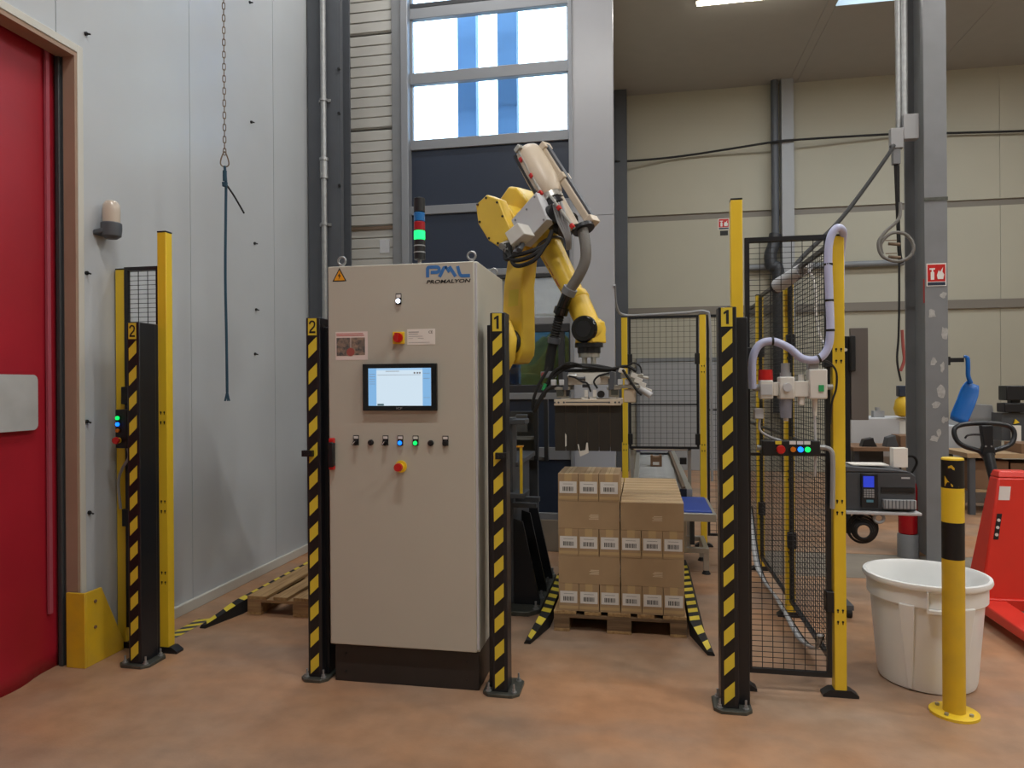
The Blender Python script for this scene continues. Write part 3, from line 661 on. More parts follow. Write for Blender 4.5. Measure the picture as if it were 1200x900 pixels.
# white pilot lamp, main switch, emergency stop
MB().box(-1.2025, -1.1735, yb-.003, yb, 1.898, 1.952).build('button_holder', 'black', cab); MB().box(-1.1995, -1.1765, yb-.0036, yb-.003, 1.931, 1.947).build('button_label', 'label_white', cab)
o = MB().cyl((-1.188, yb, 1.914), (-1.188, yb-.011, 1.914), .0145, seg=20).build('pilot_lamp', 'black', cab); MB().cyl((-1.188, yb-.0105, 1.914), (-1.188, yb-.019, 1.914), .012, .009, seg=18).build('lens', 'lamp_white', o)
o = MB().box(-1.217, -1.157, yb-.012, yb, 1.702, 1.762).build('main_switch', 'yellow', cab, bevel=.003)
MB().cyl((-1.187, yb-.012, 1.732), (-1.187, yb-.022, 1.732), .024, seg=24).cbox((-1.187, yb-.034, 1.732), (.016, .026, .044)).build('switch_knob', 'red_plastic', o)
o = MB().cyl((-1.181, yb, 1.096), (-1.181, yb-.006, 1.096), .030, seg=28).build('emergency_stop', 'yellow', cab)
MB().cyl((-1.181, yb-.006, 1.096), (-1.181, yb-.04, 1.096), .016, seg=18).build('collar', 'yellow', o); MB().cyl((-1.181, yb-.036, 1.096), (-1.181, yb-.055, 1.096), .021, .019, seg=24).build('mushroom', 'red_plastic', o)
# stickers
s_ = MB().prism([(-1.537, yb-.0008, 2.022), (-1.461, yb-.0008, 2.022), (-1.499, yb-.0008, 2.09)], (0, .0008, 0)).build('warning_sticker', 'text_black', cab)
MB().prism([(-1.528, yb-.0014, 2.027), (-1.470, yb-.0014, 2.027), (-1.499, yb-.0014, 2.079)], (0, .0006, 0)).build('warning_field', 'orange_sign', s_)
MB().poly([(-1.494, yb-.002, 2.068), (-1.508, yb-.002, 2.048), (-1.500, yb-.002, 2.049), (-1.504, yb-.002, 2.031), (-1.490, yb-.002, 2.053), (-1.498, yb-.002, 2.052)]).build('bolt_symbol', 'text_black', s_)
s_ = MB().box(-1.522, -1.352, yb-.0008, yb, 1.626, 1.768).build('notice_sheet', 'paper_pink', cab)
MB().box(-1.517, -1.443, yb-.0014, yb-.0008, 1.647, 1.738).box(-1.440, -1.366, yb-.0014, yb-.0008, 1.650, 1.738).build('photo_print', 'photo_a', s_)
MB().box(-1.517, -1.375, yb-.0014, yb-.0008, 1.756, 1.759).box(-1.517, -1.37, yb-.0014, yb-.0008, 1.747, 1.750).build('red_lines', 'red_plastic', s_)
MB().cyl((-1.442, yb-.0014, 1.666), (-1.442, yb-.002, 1.666), .021, seg=24).build('red_seal', 'outdoor_red', s_)
s_ = MB().box(-1.145, -1.002, yb-.0012, yb, 1.697, 1.774).build('rating_plate', 'white_paper', cab)
text_mb('CE', .018, front(-1.025, yb-.0014, 1.757), depth=.0003).build('plate_mark', 'text_black', s_)
l_ = MB()
for z, a, b_, hh in [(1.757, -1.138, -1.085, .0045), (1.748, -1.138, -1.09, .003), (1.737, -1.138, -1.065, .002), (1.727, -1.138, -1.115, .0015), (1.727, -1.09, -1.06, .0015), (1.707, -1.138, -1.03, .0015)]: l_.box(a, b_, yb-.0017, yb-.0012, z, z+hh)
l_.build('plate_lines', 'grey_plastic', s_)
# logo: rounded stroke letters, then the name below
lg = MB(); lx = -1.046; lz = 2.026; W = .0165; y_ = yb-.001
strokes(lg, [(lx+.008, lz), (lx+.008, lz+.042)]+arc(lx+.016, lz+.042, .008, PI, PI/2, 4)+arc(lx+.054, lz+.037, .013, PI/2, -PI/2)+[(lx+.024, lz+.024)], W, y_)
strokes(lg, [(lx+.068, lz), (lx+.092, lz+.046), (lx+.105, lz+.046)], W, y_)
strokes(lg, [(lx+.098, lz+.014), (lx+.118, lz+.050)], W, y_) if 0 else None
strokes(lg, [(lx+.100, lz+.050), (lx+.118, lz+.022)], W*.8, y_)
strokes(lg, [(lx+.118, lz+.050), (lx+.150, lz)], W, y_)
strokes(lg, [(lx+.160, lz+.050), (lx+.168, lz+.018)]+arc(lx+.184, lz+.016, .014, PI, 1.5*PI, 5)+[(lx+.222, lz+.002)], W, y_)
lg.build('logo_letters', 'blue_logo', cab, smooth=False)
text_mb('PROMALYON', .024, front(-.935, yb-.0008, 2.003), sx=1.52, shear=.2, depth=.0003, bold=.0006).build('logo_name', 'text_black', cab)
# side seam of the cabinet door (hinges)
MB().box(C1-.013, C1-.003, CY+.004, CY+.021, .21, 2.09).build('hinge_strip', 'light_grey', cab)

sl = thing('signal_tower', 'signal tower with blue, red and lit green segments on the cabinet top', 'signal light', (-1.167, 3.62, 2.1))
MB().cyl((-1.167,3.62,2.1),(-1.167,3.62,2.165),.010,seg=12).build('stem', 'galv', sl)
for z0, z1, m, nm in [(2.165, 2.27, 'black', 'base'), (2.272, 2.318, 'lamp_green', 'green_segment'), (2.32, 2.366, 'seg_red', 'red_segment'), (2.368, 2.415, 'seg_blue', 'blue_segment'), (2.417, 2.492, 'black', 'cap')]:
    MB().cyl((-1.167,3.62,z0),(-1.167,3.62,z1),.030,seg=24).build(nm, m, sl, bevel=.003)
for z in (2.2, 2.235): MB().cyl((-1.167,3.62,z),(-1.167,3.62,z+.006),.0308,seg=24).build('ring', 'grey_plastic', sl)

# ================================================================== ROBOT
RB = Vector((-1.16, 5.0, 0)); _l = math.hypot(.81, .55); RD = Vector((.81/_l, -.55/_l, 0)); RN = Vector((-.55/_l, -.81/_l, 0))
def RL(r, t, z): return RB+RD*r+RN*t+Vector((0, 0, z))
def rprism(mb, poly, t0, t1, mi=0): return mb.prism([RL(r, t0, z) for r, z in poly], RN*(t1-t0), mi)
pd_ = thing('robot_pedestal', 'dark steel robot pedestal with triangular gussets bolted to the floor', 'pedestal', (-1.16, 5.0, 0))
px0, px1, py0, py1 = -1.66, -.67, 4.50, 5.50; c = .07
MB().prism([(px0+c,py0,0),(px1-c,py0,0),(px1,py0+c,0),(px1,py1-c,0),(px1-c,py1,0),(px0+c,py1,0),(px0,py1-c,0),(px0,py0+c,0)], (0,0,.03)).build('base_plate', 'plate_steel', pd_, bevel=.003)
MB().box(-1.62, -.86, 4.66, 5.34, .03, .95).build('tower', 'machine_grey', pd_, bevel=.01)
MB().box(-1.63, -.82, 4.62, 5.38, .95, .985).build('top_plate', 'machine_grey', pd_, bevel=.004)
for y in (4.66, 4.98, 5.31):
    MB().prism([(-.86, y, .03), (-.685, y, .03), (-.685, y, .05), (-.80, y, .58), (-.86, y, .60)], (0, .022, 0)).build('gusset', 'black_satin', pd_)
    MB().prism([(-1.46, y, .03), (-1.65, y, .03), (-1.65, y, .05), (-1.52, y, .58), (-1.46, y, .60)], (0, .022, 0)).build('gusset', 'black_satin', pd_)
for y in (4.57, 4.82, 5.16, 5.43):
    for x in (-.70, -1.61):
        b = MB(); b.cyl((x,y,.03),(x,y,.036),.020,seg=14); b.cyl((x,y,.036),(x,y,.052),.014,seg=6); b.cyl((x,y,.052),(x,y,.08),.008,seg=8); b.build('anchor_bolt', 'galv', pd_)
MB().box(-.86, -.70, 4.74, 4.80, .70, .73).box(-.86, -.70, 4.62, 4.66, .68, .71).build('bracket', 'machine_grey', pd_)

rob = thing('palletizing_robot', 'yellow articulated palletizing robot reaching over the box stack', 'robot', (-1.16, 5.0, .985))
MB().lathe([(.25,.985),(.25,1.05),(.22,1.10),(.21,1.28),(.24,1.32),(.24,1.40)], (-1.31,5.0,0), 32).build('base', 'yellow_robot', rob, bevel=.006)
m_ = MB(); rprism(m_, [(-.30,1.40),(.30,1.40),(.50,1.66),(.52,1.80),(.46,1.93),(.30,1.95),(.10,1.72),(-.30,1.66)], .14, .24); rprism(m_, [(-.30,1.40),(.16,1.40),(.16,1.60),(-.30,1.62)], -.14, .14)
m_.build('turret', 'yellow_robot', rob, bevel=.015)
# lower arm: box section, swollen at the shoulder
la = [(0.355,2.165),(0.338,1.906),(0.345,1.732),(0.375,1.665),(0.41,1.632),(0.475,1.638),(0.52,1.69),(0.528,1.745),(0.528,1.893),(0.525,2.147),(0.575,2.45),(.60,2.60),(.55,2.66),(.47,2.64),(.43,2.5)]
arm = rprism(MB(), la, .11, -.02).build('lower_arm', 'yellow_robot', rob, bevel=.012, seg=3)
rprism(MB(), [(.40,2.02),(.49,2.02),(.50,2.13),(.41,2.13)], .1105, .112).build('data_plate', 'yellow_tape', arm)
rprism(MB(), [(.42,2.33),(.53,2.325),(.533,2.335),(.423,2.34)], .1105, .112).build('data_line', 'rust', arm)
MB().cyl(RL(.43,.11,1.78), RL(.43,.14,1.78), .085, seg=28).build('shoulder_joint', 'black_satin', rob)
# elbow housing: bolted cover plate in front, hump behind
cs = [(0.199,2.724),(0.31,2.773),(0.424,2.722),(0.487,2.588),(0.549,2.483),(0.525,2.443),(0.413,2.409),(0.323,2.461),(0.223,2.592)]
rprism(MB(), cs, .14, .22).build('housing_cover', 'yellow_robot', rob, bevel=.010, seg=3)
rprism(MB(), [(.24,2.70),(.31,2.74),(.42,2.70),(.50,2.60),(.64,2.60),(.70,2.45),(.52,2.41),(.42,2.41),(.33,2.47),(.25,2.59)], -.12, .14).build('elbow_housing', 'yellow_robot', rob, bevel=.012, seg=3)
hump = [(0.17,2.80),(0.278,2.885),(0.36,2.86),(0.45,2.76),(.60,2.66),(.62,2.50),(.30,2.50),(.18,2.62)]
rprism(MB(), hump, -.20, -.02).build('elbow_hump', 'yellow_robot', rob, bevel=.02, seg=3)
for r, z in [(.225,2.72),(.31,2.75),(.415,2.70),(.465,2.60),(.52,2.49),(.42,2.43),(.335,2.475),(.245,2.60)]:
    MB().cyl(RL(r,.22,z), RL(r,.228,z), .008, seg=6).build('cover_screw', 'black', rob)
gp = [(0.561,2.555),(0.78,2.694),(0.87,2.509),(0.659,2.377)]
rprism(MB(), gp, .16, .24).build('junction_plate', 'light_grey', rob, bevel=.004)
for r, z in [(.60,2.55),(.77,2.665),(.845,2.51),(.665,2.41),(.70,2.60)]: MB().cyl(RL(r,.24,z), RL(r,.245,z), .007, seg=6).build('plate_screw', 'steel_grey', rob)
rprism(MB(), [(0.60,2.452),(0.715,2.50),(0.775,2.42),(0.655,2.365)], .24, .34).build('connection_box', 'white_plastic', rob, bevel=.006)
MB().cyl(RL(.78,.05,2.56), RL(.88,.05,2.50), .085, seg=20).cyl(RL(.72,.16,2.53), RL(.86,.16,2.56), .06, seg=16).build('drive_motor', 'black_satin', rob)
# forearm and wrist
ax0, ax1 = RL(.62, 0, 2.49), RL(.955, 0, 1.95)
def along(s): return ax0.lerp(ax1, s)
MB().cyl(along(-.02), along(.16), .108, .098, seg=28).build('forearm_collar', 'yellow_robot', rob, bevel=.01)
fa = MB().cyl(along(.15), along(.80), .085, .066, seg=28).build('forearm', 'yellow_robot', rob)
MB().cyl(along(.155), along(.17), .103, seg=28).build('seal_ring', 'steel_dark', rob)
WC_ = RL(1.0, 0, 1.835)
MB().cyl(along(.79), along(.87), .078, .084, seg=28).build('wrist_collar', 'yellow_robot', rob, bevel=.006)
MB().cyl(along(.86), WC_+Vector((0,0,.02)), .078, .075, seg=24).build('wrist_tube', 'yellow_robot', rob)
fd = (ax1-ax0).normalized(); sn = fd.cross(RN).normalized()
for s0, s1 in [(.28, .40), (.42, .52), (.56, .66)]:
    a_, b_ = along(s0), along(s1); off = (RN*.9+sn*.43)
    rr_ = .083-.018*s0; MB().tube([a_+off*rr_, b_+off*(rr_-.002)], .004, 6).build('red_marking', 'outdoor_red', fa)
WC = RL(1.0, 0, 1.835)
WN = Vector((-.28, -.96, 0)).normalized()
MB().cyl(WC+WN*.07, WC-WN*.09, .085, seg=30).build('wrist_body', 'yellow_robot', rob, bevel=.01)
MB().cyl(WC+WN*.068, WC+WN*.10, .086, .080, seg=32).build('wrist_cover', 'black_gloss', rob, bevel=.008)
MB().cyl(WC+WN*.10, WC+WN*.103, .05, seg=28).build('cover_disc', 'black_satin', rob)
rprism(MB(), [(1.03,1.90),(1.075,1.885),(1.085,1.75),(.94,1.75),(.95,1.80)], -.07, .07).build('wrist_fork', 'yellow_robot', rob, bevel=.008)
GX, GY = -.333, 4.44
MB().cyl((GX,GY,1.752),(GX,GY,1.725),.088,seg=28).cyl((GX,GY,1.725),(GX,GY,1.688),.072,seg=28).build('wrist_flange', 'black_satin', rob)
# ---- cable guide on top of the arm
hp = thing('hose_guide', 'beige hose guide with steel rods and red clamps mounted on the robot arm', 'hose guide', RL(.75, .1, 2.45))
t_ = .1
A0, A1 = RL(.57, t_, 3.03), RL(.79, t_, 2.69)
MB().tube([A0+(A1-A0)*s for s in (-.03, 0, .05, .15, .5, .8, .95, 1.0)], [.03, .065, .085, .095, .098, .095, .08, .07], 20).build('tank', 'beige_plastic', hp)
A2, A3 = RL(.79, t_-.02, 2.73), RL(.955, t_-.02, 2.47)
MB().tube([A2, A3], .035, 14).build('lower_tube', 'beige_plastic', hp)
B0, B1 = RL(.665, t_-.06, 3.045), RL(1.065, t_-.06, 2.475); bd = (B1-B0)
R_ = Matrix((bd.normalized(), RN, bd.normalized().cross(RN))).transposed()
MB().cbox((B0+B1)/2, (bd.length, .06, .045), R_).build('beam', 'beige_plastic', hp, bevel=.006)
MB().cbox((B0+B1)/2-bd.normalized().cross(RN)*.03, (bd.length*.96, .03, .016), R_).build('beam_slot', 'steel_dark', hp)
for s, w_ in [(.02, .075), (.42, .07), (.97, .08)]: MB().cbox(B0+bd*s, (.05, .075, w_), R_).build('beam_block', 'beige_plastic', hp, bevel=.005)
for (r0, z0, r1, z1, tt) in [(.575,3.02,.785,2.69,.19), (.86,2.66,1.045,2.435,.19)]:
    MB().tube([RL(r0,tt,z0), RL(r1,tt,z1)], .009, 8).build('rod', 'alu', hp)
MB().tube([RL(.545,.18,2.985), RL(.76,.18,2.655)], .014, 8).build('rail', 'black_satin', hp)
for r, z in [(0.611,2.943),(0.70,2.82),(0.779,2.696),(0.93,2.575),(1.034,2.447)]:
    MB().cbox(RL(r,.195,z), (.03, .022, .024), R_).build('clamp', 'red_plastic', hp, bevel=.003)
MB().cbox(RL(.585,.19,3.02), (.03,.04,.05), R_).build('end_block', 'alu', hp, bevel=.003)
MB().tube([RL(.775,.1,2.70), RL(.80,.1,2.655)], .075, 18).build('gland_ring', 'alu', hp)
MB().tube([RL(.80,.1,2.655), RL(.825,.1,2.615)], .066, 18).build('gland', 'black_satin', hp)
for i in range(4):
    q = i*.022
    MB().tube(catmull([RL(.85+q,.16,2.62), RL(.90+q,.17,2.50), RL(.955+q*.5,.16,2.39), RL(.93+q*.3,.12,2.33)]), .0085, 6).build('thin_hose', 'grey_plastic', hp)
dd = (RL(1.05,.1,2.33)-RL(1.03,.1,2.47)).normalized()
MB().cyl(RL(1.02,.08,2.462), RL(1.03,.08,2.44), .070, seg=24).build('end_disc', 'black_satin', hp)
# cables under the connection box
cbm = thing('cable_bundle', 'dark cable loops hanging under the white box on the robot elbow', 'cables', RL(.6, .3, 2.35))
for k, (r0, d_) in enumerate([(0, 0), (.02, -.03), (-.02, .03)]):
    MB().tube(catmull([RL(.56+r0,.27,2.40), RL(.58+r0,.29,2.33-d_), RL(.66,.31,2.275+d_), RL(.77+r0,.28,2.29+d_), RL(.84,.22,2.36), RL(.86,.18,2.45)]), .014, 8).build('cable', 'black_rubber', cbm)
for r, z in [(.535,2.40),(.56,2.375),(.51,2.415)]: MB().cyl(RL(r,.22,z), RL(r+.01,.29,z-.03), .022, seg=10).build('connector', 'galv', cbm)
for r, z in [(.66,2.36),(.70,2.375)]: MB().cyl(RL(r,.28,z), RL(r+.01,.32,z-.045), .018, seg=10).build('connector', 'steel_dark', cbm)
# ---- process hose down to the gripper
hs = thing('process_hose', 'thick grey and black hose running from the robot arm down to the gripper', 'hose', RL(.77, .1, 1.60))
MB().tube(catmull([RL(1.028,.09,2.445), RL(1.058,.1,2.34), RL(1.055,.1,2.25), RL(1.015,.11,2.165), RL(.945,.12,2.075)], 8), .034, 14).build('grey_section', 'hose_grey', hs)
MB().tube([RL(.955,.12,2.09), RL(.93,.12,2.055)], .046, 16).build('grey_collar', 'steel_grey', hs)
MB().tube([RL(.93,.12,2.055), RL(.873,.12,1.955)], .036, 16).build('coupling', 'black_gloss', hs)
MB().tube([RL(.885,.12,1.975), RL(.868,.12,1.935)], .046, 16).build('coupling_ring', 'black_gloss', hs)
p0, p1 = RL(.866,.12,1.935), RL(.815,.12,1.78); n = 40
MB().tube([p0.lerp(p1, i/n) for i in range(n+1)], [.032 if i % 4 < 2 else .027 for i in range(n+1)], 14).build('corrugated_section', 'black_rubber', hs)
MB().tube([RL(.818,.12,1.79), RL(.81,.12,1.755)], .041, 16).build('hose_collar', 'steel_dark', hs)
MB().tube(catmull([RL(.81,.12,1.76), RL(.785,.12,1.67), RL(.765,.12,1.56)]), .031, 14).build('lower_section', 'black_rubber', hs)

# ---- gripper
gr = thing('box_gripper', 'box gripper with aluminium beams and dark hanging fork plates under the robot', 'gripper', (GX, GY, 1.09))
MB().cyl((GX,GY,1.688),(GX,GY,1.662),.066,seg=28).build('adapter_flange', 'alu', gr)
for dx in (-.028, .028):
    for dy in (-.04, .04): MB().cyl((GX+dx,GY+dy,1.665),(GX+dx,GY+dy,1.585),.013,seg=12).build('spacer_rod', 'alu', gr)
MB().box(-.475, -.19, 4.30, 4.62, 1.555, 1.59).build('top_plate', 'black_satin', gr, bevel=.004)
MB().box(-.46, -.20, 4.27, 4.33, 1.492, 1.568).build('front_beam', 'white_plastic', gr, bevel=.004)
MB().box(-.46, -.20, 4.56, 4.62, 1.492, 1.568).build('rear_beam', 'beige_plastic', gr, bevel=.004)
for x in (-.478, -.205): MB().box(x, x+.032, 4.255, 4.63, 1.46, 1.57).build('clamp_block', 'steel_dark', gr, bevel=.003)
for x0, x1 in [(-.53, -.44), (-.215, -.135)]: MB().box(x0, x1, 4.26, 4.33, 1.462, 1.48).box(x0+.01, x1-.01, 4.28, 4.32, 1.415, 1.464).build('carriage', 'alu', gr, bevel=.003)
MB().box(-.515, -.475, 4.262, 4.30, 1.425, 1.462).build('cylinder_block', 'plate_steel', gr)
MB().box(-.46, -.44, 4.262, 4.30, 1.425, 1.46).build('cylinder_block', 'black', gr)
MB().box(-.19, -.15, 4.262, 4.30, 1.43, 1.462).build('cylinder_block', 'plate_steel', gr)
for x in (-.335, -.285): MB().box(x-.012, x+.008, 4.245, 4.28, 1.415, 1.462).box(x-.03, x+.008, 4.245, 4.28, 1.405, 1.418).build('white_bracket', 'white_plastic', gr)
MB().cyl((-.25,4.25,1.435),(-.25,4.29,1.435),.022,seg=14).build('air_fitting', 'black', gr)
MB().box(-.53, -.13, 4.235, 4.29, 1.368, 1.405).build('lower_beam', 'beige_plastic', gr, bevel=.003)
MB().box(-.46, -.205, 4.234, 4.236, 1.385, 1.391).build('beam_slot', 'steel_dark', gr)
for x in (-.525, -.502, -.47, -.20, -.165, -.142): MB().cyl((x,4.235,1.387),(x,4.233,1.387),.006,seg=8).build('beam_hole', 'steel_dark', gr)
MB().box(-.53, -.13, 4.60, 4.64, 1.368, 1.405).build('rear_lower_beam', 'beige_plastic', gr, bevel=.003)
for k in range(6):
    x0 = -.528+k*.0665
    m_ = MB().prism([(x0,4.26,1.368),(x0+.0645,4.26,1.368),(x0+.0645,4.26,1.10),(x0+.062,4.26,1.095),(x0+.0025,4.26,1.095),(x0,4.26,1.10)], (0,.014,0)); m_.build('fork_plate', 'fork_dark', gr)
    if k < 5: MB().box(x0+.0645, x0+.0665, 4.263, 4.27, 1.12, 1.368).build('tine_edge', 'rust', gr)
for k in range(6):
    x0 = -.528+k*.0665; MB().box(x0, x0+.0625, 4.615, 4.63, 1.12, 1.368).build('fork_plate', 'fork_dark', gr)
MB().prism([(-.392,4.25,1.135),(-.384,4.25,1.135),(-.378,4.25,1.095),(-.345,4.25,1.10),(-.338,4.25,1.145),(-.330,4.25,1.145),(-.325,4.25,1.085),(-.376,4.25,1.062)], (0,.01,0)).build('stop_bracket', 'white_plastic', gr)
MB().prism([(-.466,4.252,1.20),(-.458,4.252,1.19),(-.458,4.252,1.125),(-.466,4.252,1.12)], (0,.008,0)).build('stop_bracket', 'white_plastic', gr)
for k, (x, z, l) in enumerate([(-.45,1.545,.05), (-.39,1.53,.04), (-.255,1.54,.05), (-.36,1.485,.035)]): MB().cyl((x,4.255,z),(x+l,4.255,z),.009,seg=10).cyl((x+l,4.255,z),(x+l+.008,4.255,z),.013,seg=8).build('air_cylinder', ['alu','steel_dark'][k % 2], gr)
for x in (-.55, -.50, -.15, -.11): MB().box(x, x+.03, 4.25, 4.30, 1.49, 1.525).build('valve_body', 'light_grey', gr, bevel=.003)
# right valve cluster
MB().box(-.135, .0, 4.28, 4.34, 1.53, 1.555).build('side_arm', 'alu', gr, bevel=.003)
MB().box(-.17, -.02, 4.26, 4.31, 1.47, 1.49).build('side_arm', 'alu', gr, bevel=.003)
for x, z, s_ in [(-.125,1.575,.03), (-.055,1.545,.03), (-.03,1.515,.035), (-.005,1.49,.03), (.02,1.45,.04)]:
    MB().cbox((x,4.28,z), (s_*1.3,.05,s_), Matrix.Rotation(.35, 3, 'Y')).build('valve_body', 'white_plastic', gr, bevel=.003)
MB().cyl((-.02,4.27,1.47),(.045,4.26,1.425),.020,seg=12).build('silencer', 'light_grey', gr)
MB().box(-.115, -.045, 4.27, 4.33, 1.385, 1.465).build('valve_box', 'beige_plastic', gr, bevel=.004)
MB().cyl((-.07,4.29,1.57),(-.07,4.29,1.535),.010,seg=8).build('air_fitting', 'alu', gr)
MB().cyl((.0,4.27,1.535),(.03,4.27,1.53),.008,seg=8).build('air_fitting', 'alu', gr)
MB().box(-.62, -.53, 4.30, 4.38, 1.535, 1.575).build('hose_bracket', 'steel_grey', gr, bevel=.004)
MB().cyl((-.60,4.29,1.555),(-.60,4.305,1.555),.016,seg=10).build('hose_clamp', 'outdoor_red', gr)
for pts, r in [([(-.60,4.30,1.42),(-.55,4.27,1.55),(-.47,4.26,1.605),(-.33,4.26,1.60),(-.20,4.27,1.585),(-.10,4.26,1.60),(-.04,4.26,1.57)], .010),
               ([(-.62,4.31,1.40),(-.56,4.28,1.52),(-.45,4.27,1.60),(-.30,4.28,1.607),(-.16,4.28,1.58)], .012),
               ([(-.44,4.25,1.545),(-.40,4.24,1.535),(-.36,4.24,1.51),(-.33,4.24,1.50),(-.31,4.25,1.45)], .006),
               ([(-.20,4.24,1.56),(-.26,4.24,1.545),(-.29,4.24,1.51),(-.27,4.245,1.47)], .006),
               ([(-.12,4.24,1.58),(-.08,4.24,1.52),(-.04,4.24,1.46),(-.01,4.24,1.43)], .008),
               ([(-.56,4.26,1.60),(-.62,4.25,1.50),(-.66,4.26,1.40),(-.665,4.28,1.34)], .010),
               ([(-.48,4.25,1.61),(-.44,4.24,1.625),(-.38,4.25,1.615),(-.35,4.26,1.60)], .006),
               ([(-.52,4.27,1.49),(-.58,4.26,1.46),(-.63,4.26,1.38),(-.655,4.28,1.33)], .014)]:
    MB().tube(catmull(pts), r, 7).build('air_line', 'black_rubber', gr)
MB().tube(catmull([(-.10,4.25,1.60),(-.06,4.25,1.62),(-.02,4.25,1.60),(-.01,4.25,1.56)]), .005, 6).build('air_line', 'black_rubber', gr)
MB().cyl((-.60,4.27,1.46),(-.585,4.27,1.50),.012,seg=8).build('green_fitting', 'green_plastic', gr)

# dark machine behind the striped post (left of the boxes)
mg = thing('sheet_magazine', 'dark grey machine frame with shelf brackets behind the striped cabinet post', 'machine', (-.80, 5.6, 0))
MB().box(-1.05, -.83, 5.56, 5.62, 0, 1.28).build('panel', 'machine_grey', mg)
MB().box(-1.05, -.735, 5.50, 5.56, .90, .925).box(-1.05, -.83, 5.50, 5.56, 1.06, 1.085).build('shelf', 'steel_grey', mg)
for x in (-.845, -.765): MB().box(x, x+.03, 5.48, 5.54, .90, 1.38).build('upright', 'frame_dark', mg)
MB().box(-.99, -.90, 5.48, 5.53, 1.12, 1.26).build('motor_box', 'steel_dark', mg, bevel=.005)
MB().box(-.885, -.868, 4.40, 4.412, .86, 1.12).build('marker_rod', 'yellow', label='thin yellow upright rod beside the striped cabinet post', cat='rod') if 0 else None
mk = thing('marker_rod', 'thin yellow upright rod on the dark machine beside the striped cabinet post', 'rod', (-.80, 4.44, .80))
MB().cyl((-.772,4.46,.80),(-.772,4.46,1.10),.010,seg=10).build('rod', 'yellow', mk)
MB().box(-.80, -.76, 4.45, 4.49, 1.095, 1.105).build('tip', 'orange_sign', mk)
MB().box(-.88, -.75, 4.44, 4.66, .77, .80).build('shelf_bracket', 'machine_grey', pd_, bevel=.003)
MB().box(-.88, -.835, 4.50, 4.66, .80, 1.28).build('side_plate', 'machine_grey', pd_, bevel=.003)
MB().box(-.88, -.75, 4.48, 4.66, 1.24, 1.27).build('shelf_bracket', 'machine_grey', pd_, bevel=.003)

# ================================================================== PALLETS AND GUIDES
def make_pallet(x0, y0, label, mdeck, mx):
    W, L_ = .785, 1.2; t = thing('euro_pallet', label, 'pallet', (x0+W/2, y0+L_/2, 0), 'wooden pallets')
    for k, (a, w_) in enumerate([(0, .135), (.185, .10), (.325, .135), (.50, .10), (.65, .135)]):
        MB().box(x0+a, x0+a+w_, y0, y0+L_, .103+random.uniform(-.001,.001), .124+random.uniform(-.002,.001)).build('deck_board', mdeck, t, bevel=.002)
    for y in (0, .53, 1.06):
        MB().box(x0, x0+W, y0+y, y0+y+.14, .083, .102).build('cross_board', mx, t, bevel=.002)
        for a, w_ in [(0, .095), (.32, .145), (.69, .095)]:
            MB().box(x0+a, x0+a+w_, y0+y, y0+y+.14, .018, .083).build('block', mx, t, bevel=.003)
    for a, w_ in [(0, .095), (.32, .145), (.69, .095)]:
        MB().box(x0+a, x0+a+w_, y0, y0+L_, 0, .018).build('bottom_board', mdeck, t, bevel=.002)
    return t
make_pallet(-.545, 4.275, 'worn wooden pallet carrying the stacked cardboard boxes', 'pallet_wood', 'pallet_old')
make_pallet(-2.565, 4.25, 'empty wooden pallet on the floor between white wall and cabinet', 'pallet_wood', 'pallet_wood_x')
def guide(x, s, y0, y1, label):
    # x: inner face beside the pallet, s: +1 flares to the right, -1 to the left
    t = thing('pallet_guide', label, 'guide', (x, (y0+y1)/2, 0), 'pallet guide rails')
    h = .085
    def sec(y, xi, hh, k=1.): return [Vector((xi,y,0)), Vector((xi+s*.085*k,y,0)), Vector((xi+s*.085*k,y,hh*.3)), Vector((xi+s*.06*k,y,hh)), Vector((xi,y,hh))]
    S = [sec(y0, x+s*.075, .022, .45), sec(y0+.30, x, h), sec(y1, x, h)]
    MB().loft(S[0], S[1]).build('nose', 'black_rubber', t)
    MB().loft(S[1], S[2]).build('rail', 'black_rubber', t)
    def at(y):
        if y < y0+.30: f = (y-y0)/.30; a, b_ = S[0], S[1]
        else: f = (y-y0-.30)/(y1-y0-.30); a, b_ = S[1], S[2]
        up = Vector((0,0,.0012)); return a[4].lerp(b_[4], f)+up, a[3].lerp(b_[3], f)+up
    y = y0+.012
    while y+.14 < y1:
        e = y+.075
        if y < y0+.30 < e+.03: e = min(e, y0+.285)
        a = at(y)[0]; b_ = at(min(y+.03, e))[1]; c = at(e)[0]; d_ = at(e+.03 if y > y0+.30 else min(e+.03, y0+.299))[1]
        MB().prism([a, b_, d_, c], (0,0,-.001)).build('yellow_stripe', 'yellow_tape', t, smooth=False)
        y += .15
guide(-.575, -1, 4.03, 5.62, 'striped floor guide at the left side of the loaded pallet')
guide(.262, 1, 4.02, 5.82, 'striped floor guide at the right side of the loaded pallet')
guide(-2.60, -1, 3.96, 5.75, 'striped floor guide at the wall side of the empty pallet')
ft = thing('floor_tape', 'worn yellow and black tape stuck on the floor along the white wall', 'tape', (-2.75, 3.9, 0))
for k in range(6):
    y = 3.60+k*.09; MB().prism([(-2.83,y,.0012),(-2.75,y+.05,.0012),(-2.75,y+.095,.0012),(-2.83,y+.045,.0012)], (0,0,-.0006)).build('yellow_stripe', 'yellow_tape', ft, smooth=False)
MB().box(-2.83, -2.75, 3.55, 4.12, .0, .0004).build('black_strip', 'machine_grey', ft)

